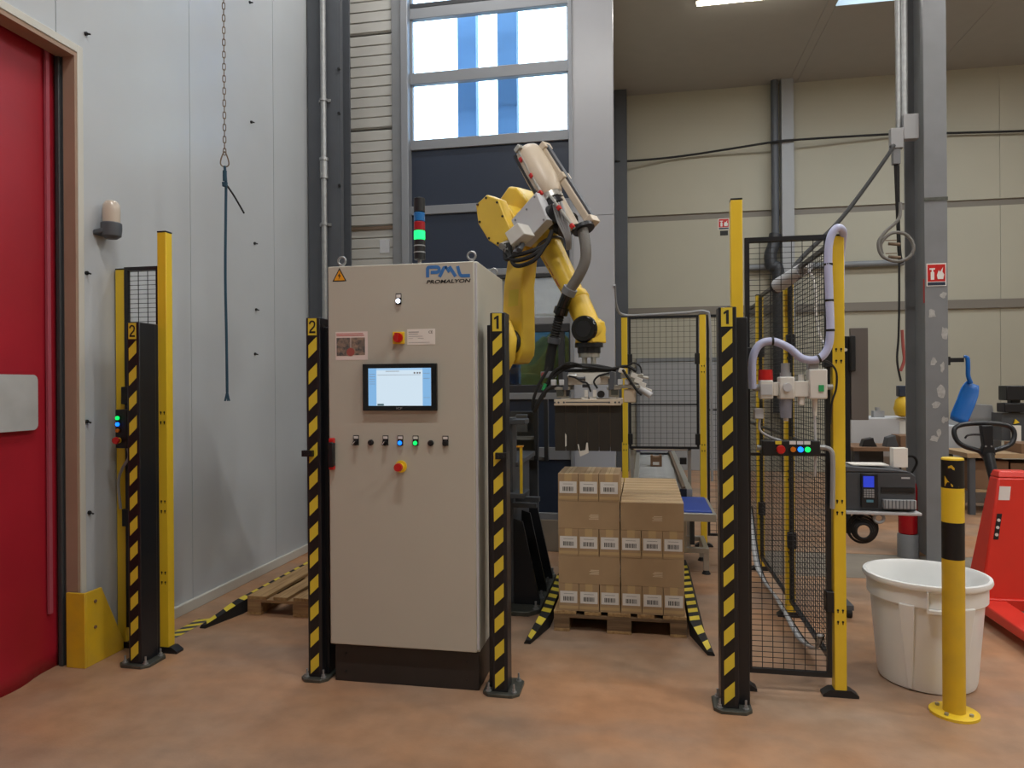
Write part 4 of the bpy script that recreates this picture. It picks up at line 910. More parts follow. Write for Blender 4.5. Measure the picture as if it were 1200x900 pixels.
# ================================================================== CARDBOARD BOXES
BW, BL, BH = .1225, .370, .1645
bm_ = MB(); e_ = .001
bm_.box(-BW/2+e_, BW/2-e_, -BL/2+e_, BL/2-e_, 0, BH)
me_body = bm_.mesh('carton', Vector(), ['card'])
me_flap = MB().box(-.0008, .0008, -BL/2+.004, BL/2-.004, BH-.0005, BH+.0006).mesh('flap_seam', Vector(), ['card_dark'])
me_tape = MB().box(-.022, .022, -BL/2+.002, BL/2-.002, BH, BH+.0004).box(-.022, .022, -BL/2+.0003, -BL/2+.002, BH-.045, BH+.0004).mesh('packing_tape', Vector(), ['card_tape'])
me_foot = MB().box(-BW/2+.004, BW/2-.004, -BL/2+.0003, -BL/2+.002, .012, .030).mesh('bottom_tape', Vector(), ['card_tape'])
me_label = MB().box(-.052, .052, -BL/2-.0004, -BL/2+.002, .047, .118).mesh('label', Vector(), ['label_white'])
bc = MB(); random.seed(11); x = -.032
while x < .032:
    w_ = random.choice([.0016, .0016, .003, .005]); bc.box(x, x+w_, -BL/2-.0008, -BL/2-.0003, .060, .086); x += w_+random.choice([.0018, .003])
bc.box(-.03, .03, -BL/2-.0008, -BL/2-.0003, .102, .1035)
me_bar = bc.mesh('barcode', Vector(), ['text_black'])
pr = MB()
for k in range(4): pr.box(-BW/2-.0004, -BW/2+.002, -.060, -.002-.008*(k % 2), .058+.008*k, .0625+.008*k)
me_print = pr.mesh('side_print', Vector(), ['card_print'])
GROUP = 'cardboard boxes on the loaded pallet'
def carton(x, y, z, rot, label):
    o = bpy.data.objects.new('cardboard_box', me_body); COL.objects.link(o)
    o.location = (x+random.uniform(-.001,.001), y+random.uniform(-.003,.003), z); o.rotation_euler = (0, 0, rot+random.uniform(-.006,.006))
    tag(o, label, 'box', GROUP); ORG[o] = o.location.copy()
    for nm, me in [('packing_tape', me_tape), ('flap_seam', me_flap), ('bottom_tape', me_foot), ('label', me_label), ('side_print', me_print)]:
        c = bpy.data.objects.new(nm, me); COL.objects.link(c); c.parent = o
        if nm == 'label':
            b = bpy.data.objects.new('barcode', me_bar); COL.objects.link(b); b.parent = c
    return o
XL, XR, YP = -.516, -.141, 4.283
ordn = ['first', 'second', 'third', 'fourth', 'fifth', 'sixth', 'seventh', 'eighth', 'ninth']
rows = ['bottom', 'second', 'third', 'fourth', 'top']
REAR = 'cardboard box in the rear rows of the stack, behind the front boxes'
for lay in range(5):
    z = .125+lay*(BH+.0015)
    for half, x0 in ((0, XL), (1, XR)):
        if lay == 4 and half == 1: continue
        if lay % 2 == 0:
            for j in range(1 if lay == 4 else 3):
                for i in range(3):
                    n = half*3+i
                    if j == 0: lab = ('cardboard box with barcode, %s of three on the very top of the stack' % ['left', 'middle', 'right'][i]) if lay == 4 else 'cardboard box with barcode end forward, %s from left in the %s row' % (ordn[n], {0: 'bottom', 2: 'middle barcode'}[lay])
                    else: lab = REAR
                    carton(x0+BW/2+.001+i*.1235, YP+BL/2+j*.376, z, 0, lab)
        else:
            for j in range(9):
                if lay == 3 and half == 1:
                    lab = 'long cardboard box on the open right top of the stack, %s' % ('front one' if j == 0 else ordn[j]+' from the front')
                elif j == 0: lab = 'long cardboard box lying sideways, %s half of the %s layer' % (['left', 'right'][half], {1: 'lower sideways', 3: 'upper sideways'}[lay])
                else: lab = REAR
                carton(x0+BL/2, YP+BW/2+j*.1245, z, PI/2, lab)
random.seed(5)
# ================================================================== CONVEYORS
cv = thing('belt_conveyor', 'short conveyor with blue belt on an aluminium stand behind the boxes', 'conveyor', (.2, 5.85, 0))
MB().box(-.2, .505, 5.53, 6.22, .505, .528).build('belt', 'blue_belt', cv, bevel=.008)
for ya, yb_ in ((5.49, 5.53), (6.22, 6.25)): MB().box(-.22, .53, ya, yb_, .455, .515).build('side_rail', 'alu', cv, bevel=.004)
MB().cyl((.515,5.53,.49),(.515,6.22,.49),.024,seg=14).build('end_roller', 'alu', cv)
for x, y in [(.29, 5.72), (.36, 5.85)]: MB().box(x, x+.035, y, y+.035, .2, .46).build('upright', 'steel_dark' if x > .3 else 'alu', cv)
for y in (5.72, 6.15): MB().box(-.15, .495, y, y+.04, .165, .205).build('cross_bar', 'alu', cv, bevel=.003)
for x in (-.15, .455): MB().box(x, x+.04, 5.76, 6.15, .165, .205).build('side_bar', 'alu', cv, bevel=.003)
for x in (-.15, .455):
    for y in (5.72, 6.15):
        MB().box(x, x+.04, y, y+.04, .03, .165).build('leg', 'alu', cv); MB().cyl((x+.02,y+.02,0),(x+.02,y+.02,.03),.035,.02,seg=12).build('foot', 'black_rubber', cv)
rc = thing('roller_conveyor', 'roller conveyor with side rails passing under the rear fence', 'conveyor', (.15, 8.2, 0))
MB().box(.36, .41, 6.3, 10.0, .50, .58).build('side_rail', 'alu', rc, bevel=.003)
MB().box(.325, .35, 6.3, 10.0, .56, .60).build('guide_bar', 'rust', rc)
MB().box(-.10, -.05, 6.3, 10.0, .50, .58).build('side_rail', 'alu', rc, bevel=.003)
rme = MB().cyl((-.05,0,0),(.36,0,0),.024,seg=10).mesh('roller', Vector(), ['galv'])
for k in range(38): inst(rme, 'roller', rc, (0, 6.36+k*.097, .525))
for y in (6.45, 8.0, 9.8):
    for x in (-.09, .37): MB().box(x, x+.035, y, y+.035, 0, .50).build('leg', 'alu', rc)
MB().box(.30, .36, 6.26, 6.32, .48, .585).box(-.05, .30, 6.27, 6.30, .48, .51).build('end_plate', 'black_satin', rc)
MB().box(-.1, .36, 9.6, 9.9, .60, .615).build('blue_cover', 'blue_belt', rc)
tf = thing('conveyor_tunnel', 'aluminium frame around the conveyor opening in the rear fence', 'frame', (.15, 6.78, 0))
for x in (-.125, .40): MB().box(x, x+.03, 6.76, 6.80, 0, .90).build('upright', 'alu', tf)
MB().box(-.125, .43, 6.76, 6.80, .87, .90).build('crossbar', 'beige_plastic', tf)
MB().box(.33, .39, 6.77, 6.83, .74, .80).build('sensor', 'black', tf)
pc = thing('carton_on_conveyor', 'dark brown carton with a white label riding on the far conveyor', 'box', (.14, 8.3, .549))
MB().box(.075, .20, 8.24, 8.42, .549, .655).build('carton', 'card_dark', pc); MB().box(.10, .17, 8.238, 8.24, .565, .60).build('label', 'label_white', pc)
MB().box(.075, .10, 8.24, 8.42, .655, .67).box(.175, .20, 8.24, 8.42, .655, .67).build('flap', 'card_dark', pc)

# ================================================================== LEFT SIDE THINGS
cg = thing('corner_guard', 'scuffed yellow steel corner guard on the floor at the red door jamb', 'guard', (-2.95, 3.4, 0))
MB().prism([(-3.045,3.288,0),(-2.93,3.288,0),(-2.93,3.288,.40),(-3.045,3.288,.40)], (0,.014,0)).build('front_plate', 'yellow_worn', cg, bevel=.003)
MB().prism([(-2.944,3.302,0),(-2.944,3.575,0),(-2.944,3.575,.05),(-2.944,3.41,.40),(-2.944,3.302,.40)], (.014,0,0)).build('side_plate', 'yellow_worn', cg, bevel=.003)
for y, z in [(3.36, .20), (3.36, .34)]: MB().cyl((-2.93,y,z),(-2.924,y,z),.009,seg=10).build('bolt', 'card_dark', cg)
be = thing('warning_beacon', 'grey wall beacon with pale dome beside the red door', 'beacon', (-3.0, 3.5, 2.34))
MB().prism([(-3.0,3.44,2.345),(-3.0,3.56,2.345),(-2.93,3.55,2.36),(-2.93,3.45,2.36)], (0,0,.03)).build('bracket', 'steel_dark', be, bevel=.008)
MB().lathe([(.03,2.33),(.05,2.345),(.054,2.38),(.054,2.415),(.05,2.42)], (-2.93,3.5,0), 24).build('base', 'steel_dark', be)
MB().lathe([(.045,2.42),(.046,2.49),(.043,2.52),(.03,2.54),(.005,2.547)], (-2.93,3.5,0), 24).build('dome', 'dome', be)
# chain, carabiner, rope
cx_, cy_ = -2.6, 4.084
ch = thing('hanging_chain', 'thin steel chain hanging from the ceiling in front of the white wall', 'chain', (cx_, cy_, 2.97))
loop = [(0.0085*math.cos(a), 0, .012*math.copysign(1, math.sin(a))*(abs(math.sin(a)) > .01)+.0105*math.sin(a)) for a in [2*PI*i/14 for i in range(14)]]
lme = MB().tube(loop, .0028, 6, True).mesh('chain_link', Vector(), ['rust'])
z = 2.985; k = 0
while z < 6.48:
    inst(lme, 'chain_link', ch, (cx_, cy_, z), rz=.5+(PI/2 if k % 2 else 0)); z += .0385; k += 1
cr_ = [(0, 0, 2.985), (.012, 0, 2.965), (.024, 0, 2.925), (.022, 0, 2.90), (0, 0, 2.888), (-.022, 0, 2.90), (-.024, 0, 2.925), (-.012, 0, 2.965)]
MB().tube(catmull([(cx_+a*.85, cy_+a*.5, z) for a, b_, z in cr_], 4, True), .0042, 8, True).build('carabiner', 'rust', label='steel carabiner linking the chain and the blue rope', cat='carabiner')
rp = thing('pull_rope', 'dark blue rope with frayed end hanging from the carabiner', 'rope', (cx_, cy_, 1.41))
MB().tube(catmull([(cx_,cy_,2.895),(cx_,cy_+.005,2.85),(cx_+.002,cy_+.01,2.78),(cx_+.002,cy_+.005,2.6),(cx_-.001,cy_,2.2),(cx_+.004,cy_,1.8),(cx_+.006,cy_,1.46)]), .0085, 10).build('strand', 'rope_blue', rp)
MB().cyl((cx_,cy_,2.865),(cx_,cy_,2.80),.013,seg=10).cyl((cx_,cy_,2.79),(cx_,cy_,2.765),.018,.016,seg=10).build('knot', 'rope_blue', rp)
MB().tube(catmull([(cx_,cy_,2.79),(cx_+.03,cy_+.05,2.72),(cx_+.06,cy_+.12,2.62)]), .006, 8).build('tail', 'black_rubber', rp)
fr = MB()
for k in range(7): a = k*.9; fr.tube([(cx_+.006,cy_,1.465),(cx_+.006+.016*math.cos(a),cy_+.016*math.sin(a),1.405)], [.006, .003], 5)
fr.build('frayed_end', 'rope_blue', rp, kind='stuff')

# ================================================================== RIGHT SIDE THINGS
bo = thing('bollard', 'yellow steel bollard with black bands in front of the white bin', 'bollard', (1.37, 3.50, 0)); bx_, by = 1.367, 3.50
MB().lathe([(.1,0),(.1,.012),(.095,.014)], (bx_,by,0), 36).build('base_plate', 'yellow', bo)
for k in range(4):
    a = PI/4+k*PI/2; MB().cyl((bx_+.072*math.cos(a),by+.072*math.sin(a),.013),(bx_+.072*math.cos(a),by+.072*math.sin(a),.024),.009,seg=6).build('anchor_bolt', 'galv', bo)
for z0, z1, m in [(.013,.70,'yellow_worn'), (.70,.866,'black_tape'), (.866,1.02,'yellow'), (1.02,1.145,'black_tape')]:
    MB().cyl((bx_,by,z0),(bx_,by,z1),.0455,seg=32).build('band', m, bo)
MB().lathe([(.0455,1.145),(.0445,1.152),(.04,1.155)], (bx_,by,0), 32).build('cap', 'yellow', bo)
def onb(a, z, r=.0461): return (bx_+r*math.sin(a), by-r*math.cos(a), z)
MB().poly([onb(-1.1,1.075), onb(-.8,1.055), onb(-.4,1.037), onb(.2,1.028), onb(-.4,1.028), onb(-1.1,1.028)]).build('scratch', 'yellow_worn', bo, smooth=False)
MB().poly([onb(-.75,1.118), onb(-.45,1.125), onb(-.2,1.112), onb(-.2,1.102), onb(-.35,1.105), onb(-.5,1.112), onb(-.75,1.110)]).build('scratch', 'yellow_worn', bo, smooth=False)
bn = thing('waste_bin', 'large round white plastic bin behind the yellow bollard', 'bin', (1.395, 3.89, 0)); cx2, cy2 = 1.395, 3.90
MB().lathe([(.19,.0),(.215,.006),(.222,.03),(.252,.41),(.268,.425),(.268,.50),(.272,.505),(.284,.508),(.288,.52),(.284,.533),(.270,.535),(.258,.52),(.250,.45),(.236,.40),(.208,.03),(.02,.02)], (cx2,cy2,0), 64).build('body', 'white_bin', bn)
# raised bracket and rectangular grip facing the viewer
ga = math.atan2(-cy2, -cx2)+.22
def cylp(a, r, z): return Vector((cx2+r*math.cos(a), cy2+r*math.sin(a), z))
for a0, a1, r0, r1, z0, z1 in [(-.20,.20,.270,.292,.405,.425), (-.205,-.175,.262,.292,.405,.505), (.175,.205,.262,.292,.405,.505)]:
    m_ = MB(); n = 8
    A = [cylp(ga+a0+(a1-a0)*i/n, r1, z0) for i in range(n+1)]+[cylp(ga+a1-(a1-a0)*i/n, r0, z0) for i in range(n+1)]
    m_.prism(A, (0,0,z1-z0)); m_.build('grip_frame', 'white_bin', bn, bevel=.003)
for a in (-.52, .48):
    m_ = MB(); n = 4; r0, r1 = .20, .238
    A = [cylp(ga+a-.05+.1*i/n, .229, .015) for i in range(n+1)]+[cylp(ga+a+.05-.1*i/n, .21, .015) for i in range(n+1)]
    B = [cylp(ga+a-.13+.26*i/n, .2765, .43) for i in range(n+1)]+[cylp(ga+a+.13-.26*i/n, .25, .43) for i in range(n+1)]
    m_.loft(A, B); m_.build('rib', 'white_bin', bn, bevel=.004)

# pallet truck
tk = thing('pallet_truck', 'red hand pallet truck with black loop handle at the right edge', 'pallet truck', (2.3, 4.9, 0)); X0 = 2.31
# load shield
MB().loft([Vector(p) for p in [(X0-.24,4.90,.13),(X0+.24,4.90,.13),(X0+.24,5.12,.13),(X0-.24,5.12,.13)]], [Vector(p) for p in [(X0-.10,4.98,.885),(X0+.10,4.98,.885),(X0+.10,5.10,.885),(X0-.10,5.10,.885)]]).build('load_shield', 'red_truck', tk, bevel=.012)
MB().loft([Vector(p) for p in [(X0-.10,4.98,.884),(X0+.10,4.98,.884),(X0+.10,5.10,.884),(X0-.10,5.10,.884)]], [Vector(p) for p in [(X0-.085,5.0,.925),(X0+.085,5.0,.925),(X0+.085,5.09,.925),(X0-.085,5.09,.925)]]).build('shield_top', 'red_truck', tk, bevel=.008)
def shield_y(z): return 4.90+.08*(z-.13)/.755
def shield_decal(xa, xb, za, zb, dx, nm, m):
    A = [Vector((xa, shield_y(za)-.003, za)), Vector((xb, shield_y(za)-.003, za)), Vector((xb, shield_y(za)+.002, za)), Vector((xa, shield_y(za)+.002, za))]
    B = [Vector((p.x+dx, p.y+shield_y(zb)-shield_y(za), zb)) for p in A]; MB().loft(A, B).build(nm, m, tk)
shield_decal(X0-.108, X0-.045, .745, .83, .012, 'rating_label', 'label_white')
shield_decal(X0-.150, X0-.122, .50, .66, .03, 'warning_label', 'black')
for k in range(3):
    q = .53+.045*k; MB().cyl((X0-.136+.03*(q-.5)/.16, shield_y(q)-.003, q), (X0-.136+.03*(q-.5)/.16, shield_y(q)-.005, q), .010, seg=14).build('warning_dot', 'label_white', tk)
for s in (-1, 1):
    xa, xb = sorted((X0+s*.10, X0+s*.26))
    MB().prism([(xa,4.95,.06),(xa,4.95,.13),(xa,3.95,.105),(xa,3.80,.06)], (xb-xa,0,0)).build('fork', 'red_truck', tk, bevel=.008)
    MB().cyl((xa+.03,4.0,.04),(xb-.03,4.0,.04),.04,seg=16).build('load_roller', 'black_rubber', tk)
MB().box(X0-.26, X0+.26, 4.88, 5.12, .07, .14).build('chassis', 'red_truck', tk, bevel=.006)
MB().cyl((X0,5.18,.10),(X0,5.18,.62),.055,seg=20).cyl((X0-.06,5.18,.45),(X0-.06,5.18,.72),.035,seg=14).build('pump', 'black_satin', tk)
for s in (-.085, .045): MB().cyl((X0+s,5.20,.09),(X0+s+.04,5.20,.09),.09,seg=24).build('steer_wheel', 'black_rubber', tk)
MB().tube([(X0,5.19,.60),(X0-.005,5.26,.85),(X0-.01,5.32,1.0)], [.035,.03,.035], 14).build('drawbar', 'black_satin', tk)
hy = 5.34; hl = [(0,.985),(.045,1.02),(.12,1.045),(.165,1.075),(.185,1.12),(.182,1.165),(.15,1.19),(.08,1.203),(0,1.206)]
ring = [(X0-.012+a, hy+(z-1.0)*.25, z) for a, z in hl]+[(X0-.012-a, hy+(z-1.0)*.25, z) for a, z in hl[-2:0:-1]]
MB().tube(catmull(ring, 4, True), .0165, 10, True).build('loop_handle', 'black_satin', tk)
MB().prism([(X0-.05,hy-.02,1.195),(X0+.025,hy-.02,1.195),(X0+.02,hy-.03,1.06),(X0+.035,hy-.03,1.0),(X0-.012,hy-.03,.94),(X0-.055,hy-.03,1.0),(X0-.04,hy-.03,1.06)], (0,.05,.0)).build('handle_spine', 'black_satin', tk, bevel=.006)
MB().tube(catmull([(X0-.03,hy,1.13),(X0-.09,hy,1.132),(X0-.13,hy,1.125),(X0-.145,hy,1.105)]), .007, 8).build('release_lever', 'black_satin', tk)
for dx in (-.03, .005): MB().cyl((X0+dx,hy-.031,1.055),(X0+dx,hy-.035,1.055),.006,seg=8).build('rivet', 'galv', tk)

# blue shovel on its bracket
bk = MB().box(2.474, 2.60, 6.42, 6.45, 1.655, 1.69).box(2.474, 2.49, 6.40, 6.47, 1.63, 1.70).build('shovel_bracket', 'black_satin', label='short black bracket on the column carrying the blue scoop', cat='bracket')
sv = thing('hand_scoop', 'blue plastic hand scoop hanging from the column bracket', 'scoop', (2.62, 6.42, 1.15))
MB().tube(catmull([(2.595,6.41,1.70),(2.62,6.41,1.69),(2.625,6.41,1.62),(2.63,6.42,1.54),(2.655,6.43,1.48)]), [.012]*6+[.017]*19, 10).build('handle', 'blue_shovel', sv)
vs = []; fs = []; nu, nv = 10, 8
o0 = Vector((2.665, 6.43, 1.48)); dv_ = Vector((-.13, 0, -.31)).normalized(); du = Vector((.31, 0, -.13)).normalized()
for j in range(nv+1):
    s = j/nv; hw = .052+.024*min(1, s*4)**.6
    if s > .9: hw -= .01*(s-.9)*10
    for i in range(nu+1):
        q = -1+2*i/nu; dep = .05*(q*q)*min(1, .5+s); p = o0+dv_*(.34*s)+du*(hw*q*(1 if abs(q) < .99 else .97))+Vector((0,-dep+.02*(1-s),0)); vs.append(p)
for j in range(nv):
    for i in range(nu): a = j*(nu+1)+i; fs.append((a,a+1,a+nu+2,a+nu+1))
o = MB().add(vs, fs).build('blade', 'blue_shovel', sv); sd = o.modifiers.new('s', 'SOLIDIFY'); sd.thickness = .005
# fire signs
def fire_sign(name, x0, x1, y, z0, z1, label, foot_=None):
    t = thing(name, label, 'sign', ((x0+x1)/2, y, z0)); W = x1-x0; H_ = z1-z0
    MB().box(x0, x1, y-.003, y, z0, z1).build('plate', 'label_white', t)
    MB().box(x0+.05*W, x1-.05*W, y-.0036, y-.003, z0+.2*H_, z1-.05*H_).build('red_field', 'red_plastic', t)
    MB().box(x0+.05*W, x1-.05*W, y-.0036, y-.003, z0+.03*H_, z0+.17*H_).build('caption_strip', 'navy', t)
    ex = x0+.30*W; p = MB(); yy = y-.0044
    p.box(ex-.09*W, ex+.09*W, yy, y-.0036, z0+.28*H_, z0+.62*H_); p.box(ex-.04*W, ex+.04*W, yy, y-.0036, z0+.62*H_, z0+.72*H_)
    p.box(ex-.15*W, ex+.13*W, yy, y-.0036, z0+.72*H_, z0+.79*H_)
    p.build('extinguisher_symbol', 'label_white', t)
    f = MB(); fx = x0+.70*W
    f.poly([(fx-.14*W,yy,z0+.30*H_),(fx+.14*W,yy,z0+.30*H_),(fx+.19*W,yy,z0+.5*H_),(fx+.10*W,yy,z0+.62*H_),(fx+.13*W,yy,z0+.82*H_),(fx-.02*W,yy,z0+.62*H_),(fx-.08*W,yy,z0+.7*H_),(fx-.18*W,yy,z0+.48*H_)])
    f.build('flame_symbol', 'label_white', t, smooth=False); return t
fire_sign('fire_sign', 2.312, 2.462, 6.399, 2.285, 2.473, 'red fire extinguisher sign on the front of the grey steel column')
fire_sign('fire_sign', 1.27, 1.45, YF, 4.10, 4.29, 'small red fire sign high on the far wall')
MB().box(1.30, 1.43, YF-.004, YF, 4.0, 4.08).build('black_sign', 'text_black', label='small black sign below the red sign on the far wall', cat='sign')
MB().box(2.298, 2.2995, 6.405, 6.43, 2.15, 2.35).build('side_sign', 'red_plastic', label='narrow red sign edge-on on the side of the grey column', cat='sign')
# fire extinguisher beside the column
fe = thing('fire_extinguisher', 'red fire extinguisher with black hose at the foot of the grey column', 'extinguisher', (2.21, 6.58, .2)); ex, ey = 2.212, 6.56
MB().lathe([(.065,.20),(.074,.21),(.075,.58),(.066,.63),(.035,.66),(.022,.67)], (ex,ey,0), 28).build('bottle', 'red_ext', fe)
MB().cyl((ex,ey,.665),(ex,ey,.71),.022,seg=14).box(ex-.055, ex+.03, ey-.012, ey+.012, .71, .728).build('valve', 'black', fe)
MB().tube(catmull([(ex+.02,ey,.70),(ex+.06,ey-.03,.80),(ex+.03,ey-.05,.86),(ex-.04,ey-.05,.85),(ex-.075,ey-.04,.74),(ex-.08,ey-.03,.5)]), .010, 8).build('hose', 'black_rubber', fe)
MB().cyl((ex,ey,.36),(ex,ey,.44),.0757,seg=28).build('label_band', 'outdoor_red', fe)
MB().lathe([(.083,0),(.083,.19),(.078,.2)], (ex,ey,0), 28).build('extinguisher_stand', 'steel_grey', label='grey round stand under the red fire extinguisher', cat='stand')

# label printer on its cart
ct = thing('printer_cart', 'small cart with white shelf carrying the label printer', 'cart', (1.45, 5.0, 0))
MB().box(1.26, 1.70, 4.80, 5.15, .66, .678).build('shelf', 'light_grey', ct, bevel=.003)
MB().box(1.255, 1.295, 4.98, 5.02, .05, .66).build('pole', 'steel_dark', ct)
MB().box(1.25, 1.30, 4.80, 5.2, .05, .08).build('base_bar', 'steel_dark', ct)
for y in (4.82, 5.18): MB().cyl((1.26,y,.03),(1.29,y,.03),.03,seg=14).build('caster', 'black_rubber', ct)
pt = thing('label_printer', 'dark grey label printer with blue display behind the yellow post', 'printer', (1.505, 4.97, .678))
MB().prism([(1.265,4.84,.68),(1.680,4.84,.68),(1.680,4.84,.90),(1.655,4.84,.925),(1.265,4.84,.925)], (0,.30,0)).build('case', 'machine_grey', pt, bevel=.008)
MB().prism([(1.265,4.835,.925),(1.655,4.835,.925),(1.555,4.835,.945),(1.265,4.835,.96)], (0,.30,0)).build('lid', 'steel_dark', pt, bevel=.005)
MB().box(1.355, 1.455, 4.825, 4.842, .70, .915).build('control_panel', 'black_satin', pt, bevel=.003)
MB().box(1.367, 1.430, 4.821, 4.8255, .83, .90).build('display', 'lcd', pt)
kp = MB()
for i in range(4):
    for j in range(4): MB().box(1.370+.016*i, 1.382+.016*i, 4.820, 4.8255, .765+.014*j, .775+.014*j).build('key', 'grey_plastic', pt)
MB().box(1.385, 1.425, 4.820, 4.8255, .735, .75).build('blue_key', 'container_blue', pt)
MB().box(1.475, 1.670, 4.832, 4.842, .80, .83).build('paper_slot', 'black', pt)
MB().box(1.480, 1.670, 4.80, 4.842, .70, .755).build('tear_bar', 'grey_plastic', pt, bevel=.003)
for k in range(9): MB().box(1.485+k*.021, 1.489+k*.021, 4.797, 4.80, .70, .755).build('tear_rib', 'steel_dark', pt)
MB().box(1.595, 1.645, 4.838, 4.8395, .885, .895).build('maker_badge', 'light_grey', pt)
MB().box(1.560, 1.645, 4.87, 4.94, .953, 1.075).build('paper_stack', 'white_paper', label='upright stack of white fan-fold paper on the label printer', cat='paper', bevel=.002)
MB().box(1.315, 1.535, 4.87, 5.02, .962, .968).build('paper_sheets', 'white_paper', label='loose white sheets lying on top of the label printer', cat='paper')
cc = thing('cable_coil', 'coiled black cable hanging under the label printer shelf', 'cable', (1.36, 4.86, .45))
for k in range(6):
    q = random.uniform(-.016, .016); r = .045+.009*k
    MB().tube([(1.365+q+r*math.cos(a), 4.85+.012*k-.02, .545+q+r*1.05*math.sin(a)) for a in [2*PI*i/28 for i in range(28)]], .008, 7, True).build('cable_turn', 'black_rubber', cc)
MB().tube(catmull([(1.365,4.85,.605),(1.33,4.85,.64),(1.38,4.86,.66)]), .009).build('cable_tail', 'black_rubber', cc)
wr = MB(); wr.tube([(1.46+.028*math.cos(a), 4.83, .635+.028*math.sin(a)) for a in [2*PI*i/20 for i in range(20)]], .010, 8, True); wr.build('tape_roll', 'grey_plastic', label='small grey roll hanging below the printer shelf', cat='roll')

# column-mounted boxes, conduits and cables
jb = thing('junction_box', 'grey junction boxes and conduits high on the left side of the grey column', 'junction box', (2.22, 6.5, 3.45))
MB().box(2.16, 2.28, 6.44, 6.52, 3.53, 3.74).build('box', 'grey_plastic', jb, bevel=.005)
MB().box(2.06, 2.16, 6.44, 6.50, 3.46, 3.63).build('box', 'grey_plastic', jb, bevel=.005)
MB().box(2.08, 2.14, 6.45, 6.50, 3.33, 3.46).build('box', 'steel_grey', jb, bevel=.004)
for x, r in [(2.14, .022), (2.185, .03)]: MB().cyl((x,6.5,3.60),(x,6.5,6.5),r,seg=14).build('conduit', 'galv', jb)
MB().tube(catmull([(2.11,6.48,3.33),(2.13,6.50,2.9),(2.14,6.5,2.6),(2.16,6.5,2.5)]), .016, 8).build('down_cable', 'black_rubber', jb)
hl_ = thing('hose_loop', 'grey hose coiled in a loop on the left side of the grey column', 'hose', (2.08, 6.42, 2.5))
MB().tube(catmull([(2.13,6.44,3.0),(2.11,6.42,2.86),(2.0,6.41,2.75),(1.945,6.4,2.66),(1.975,6.4,2.55),(2.09,6.4,2.50),(2.19,6.4,2.54),(2.215,6.4,2.63),(2.16,6.41,2.725),(2.05,6.41,2.74),(1.97,6.41,2.66),(1.98,6.42,2.57)], 6), .014, 9).build('hose', 'hose_grey', hl_)
for z in (2.655, 2.545): MB().cyl((2.03,6.42,z),(2.12,6.42,z-.01),.014,seg=10).box(2.0, 2.09, 6.40, 6.405, z+.02, z+.028).build('valve', 'rust', hl_)
MB().tube(catmull([(-.44,12.17,5.28),(-.24,12.25,5.29),(.69,12.42,5.37),(2.08,12.26,5.45),(2.5,12.27,5.47),(4.06,12.40,5.50),(4.95,12.42,5.46),(8.9,12.42,5.30)], 6), .018, 6).build('overhead_cable', 'black_rubber', label='thin dark cable running high along the far wall past the columns', cat='cable')
MB().tube(catmull([(2.07,6.46,3.48),(1.99,6.2,3.378),(1.697,5.9,3.0),(1.40,5.5,2.66),(1.10,5.1,2.38),(.96,4.82,2.24),(.93,4.6,2.20)], 8), .016, 8).build('power_cable', 'black_rubber', label='thick black cable sloping from the grey column down to the mesh fence', cat='cable')
MB().tube([(.98,12.42,2.5),(2.3,12.42,2.5)], .001, 4) if 0 else None
sb = thing('side_sensor', 'silver cylindrical sensor angled on top of the middle side fence post', 'sensor', (.90, 4.6, 2.1))
MB().cyl((.84,4.70,2.11),(.93,4.45,2.165),.045,.04,seg=18).build('barrel', 'light_grey', sb)
MB().cyl((.93,4.45,2.165),(.95,4.38,2.18),.032,seg=14).build('rear_cap', 'grey_plastic', sb)
MB().cyl((.83,4.73,2.10),(.84,4.70,2.11),.040,seg=16).build('lens', 'black', sb)
MB().tube(catmull([(.935,4.36,2.17),(.945,4.2,2.05),(.94,4.15,1.87),(.955,4.1,1.73),(.975,3.95,1.67),(1.0,3.8,1.66)]), .008, 8).build('cable', 'white_plastic', sb)
fb = thing('floor_cables', 'grey cables and tubes running along the bottom of the side fence', 'cables', (.87, 5.0, 0))
for k in range(4):
    MB().tube(catmull([(.85-.01*k,5.95,.5),(.85-.012*k,5.6,.16),(.86-.012*k,5.3,.06+.012*k),(.865-.01*k,4.9,.07+.01*k),(.87-.012*k,4.6,.06+.012*k),(.875-.01*k,4.2,.06),(.88,3.95,.10),(.885-.008*k,3.8,.22)]), .0075, 7).build('cable', ['black_rubber', 'grey_plastic', 'light_grey', 'grey_plastic'][k], fb)

# ---- things in the deep bay on the right
st = thing('machine_stand', 'tall brown grey panel on a dark post behind the right yellow post', 'machine', (2.05, 7.5, 0))
MB().box(2.02, 2.18, 7.5, 7.56, 1.12, 2.03).build('panel', 'brown_stand', st, bevel=.004)
MB().box(1.93, 2.01, 7.5, 7.58, .0, 1.95).build('post', 'black_satin', st)
MB().box(2.0, 2.05, 7.44, 7.5, 1.6, 1.95).build('cable_pack', 'black_rubber', st, bevel=.01)
wc = thing('white_machine', 'low white machine cabinet in the background behind the label printer', 'machine', (2.75, 9.2, 0))
MB().box(2.42, 3.25, 9.0, 9.6, .0, 1.07).build('body', 'light_grey', wc, bevel=.01); MB().box(2.95, 3.24, 8.992, 9.0, .1, 1.03).build('door', 'white_plastic', wc, bevel=.004)
MB().box(2.70, 2.82, 9.1, 9.2, 1.07, 1.15).cyl((2.76,9.15,1.15),(2.76,9.15,1.19),.03,seg=12).build('top_unit', 'grey_plastic', wc)
wb = thing('workbench', 'dark workbench with tools in the background behind the label printer', 'bench', (2.7, 8.6, 0))
MB().box(2.25, 3.2, 8.3, 8.9, .74, .78).build('top', 'card_dark', wb)
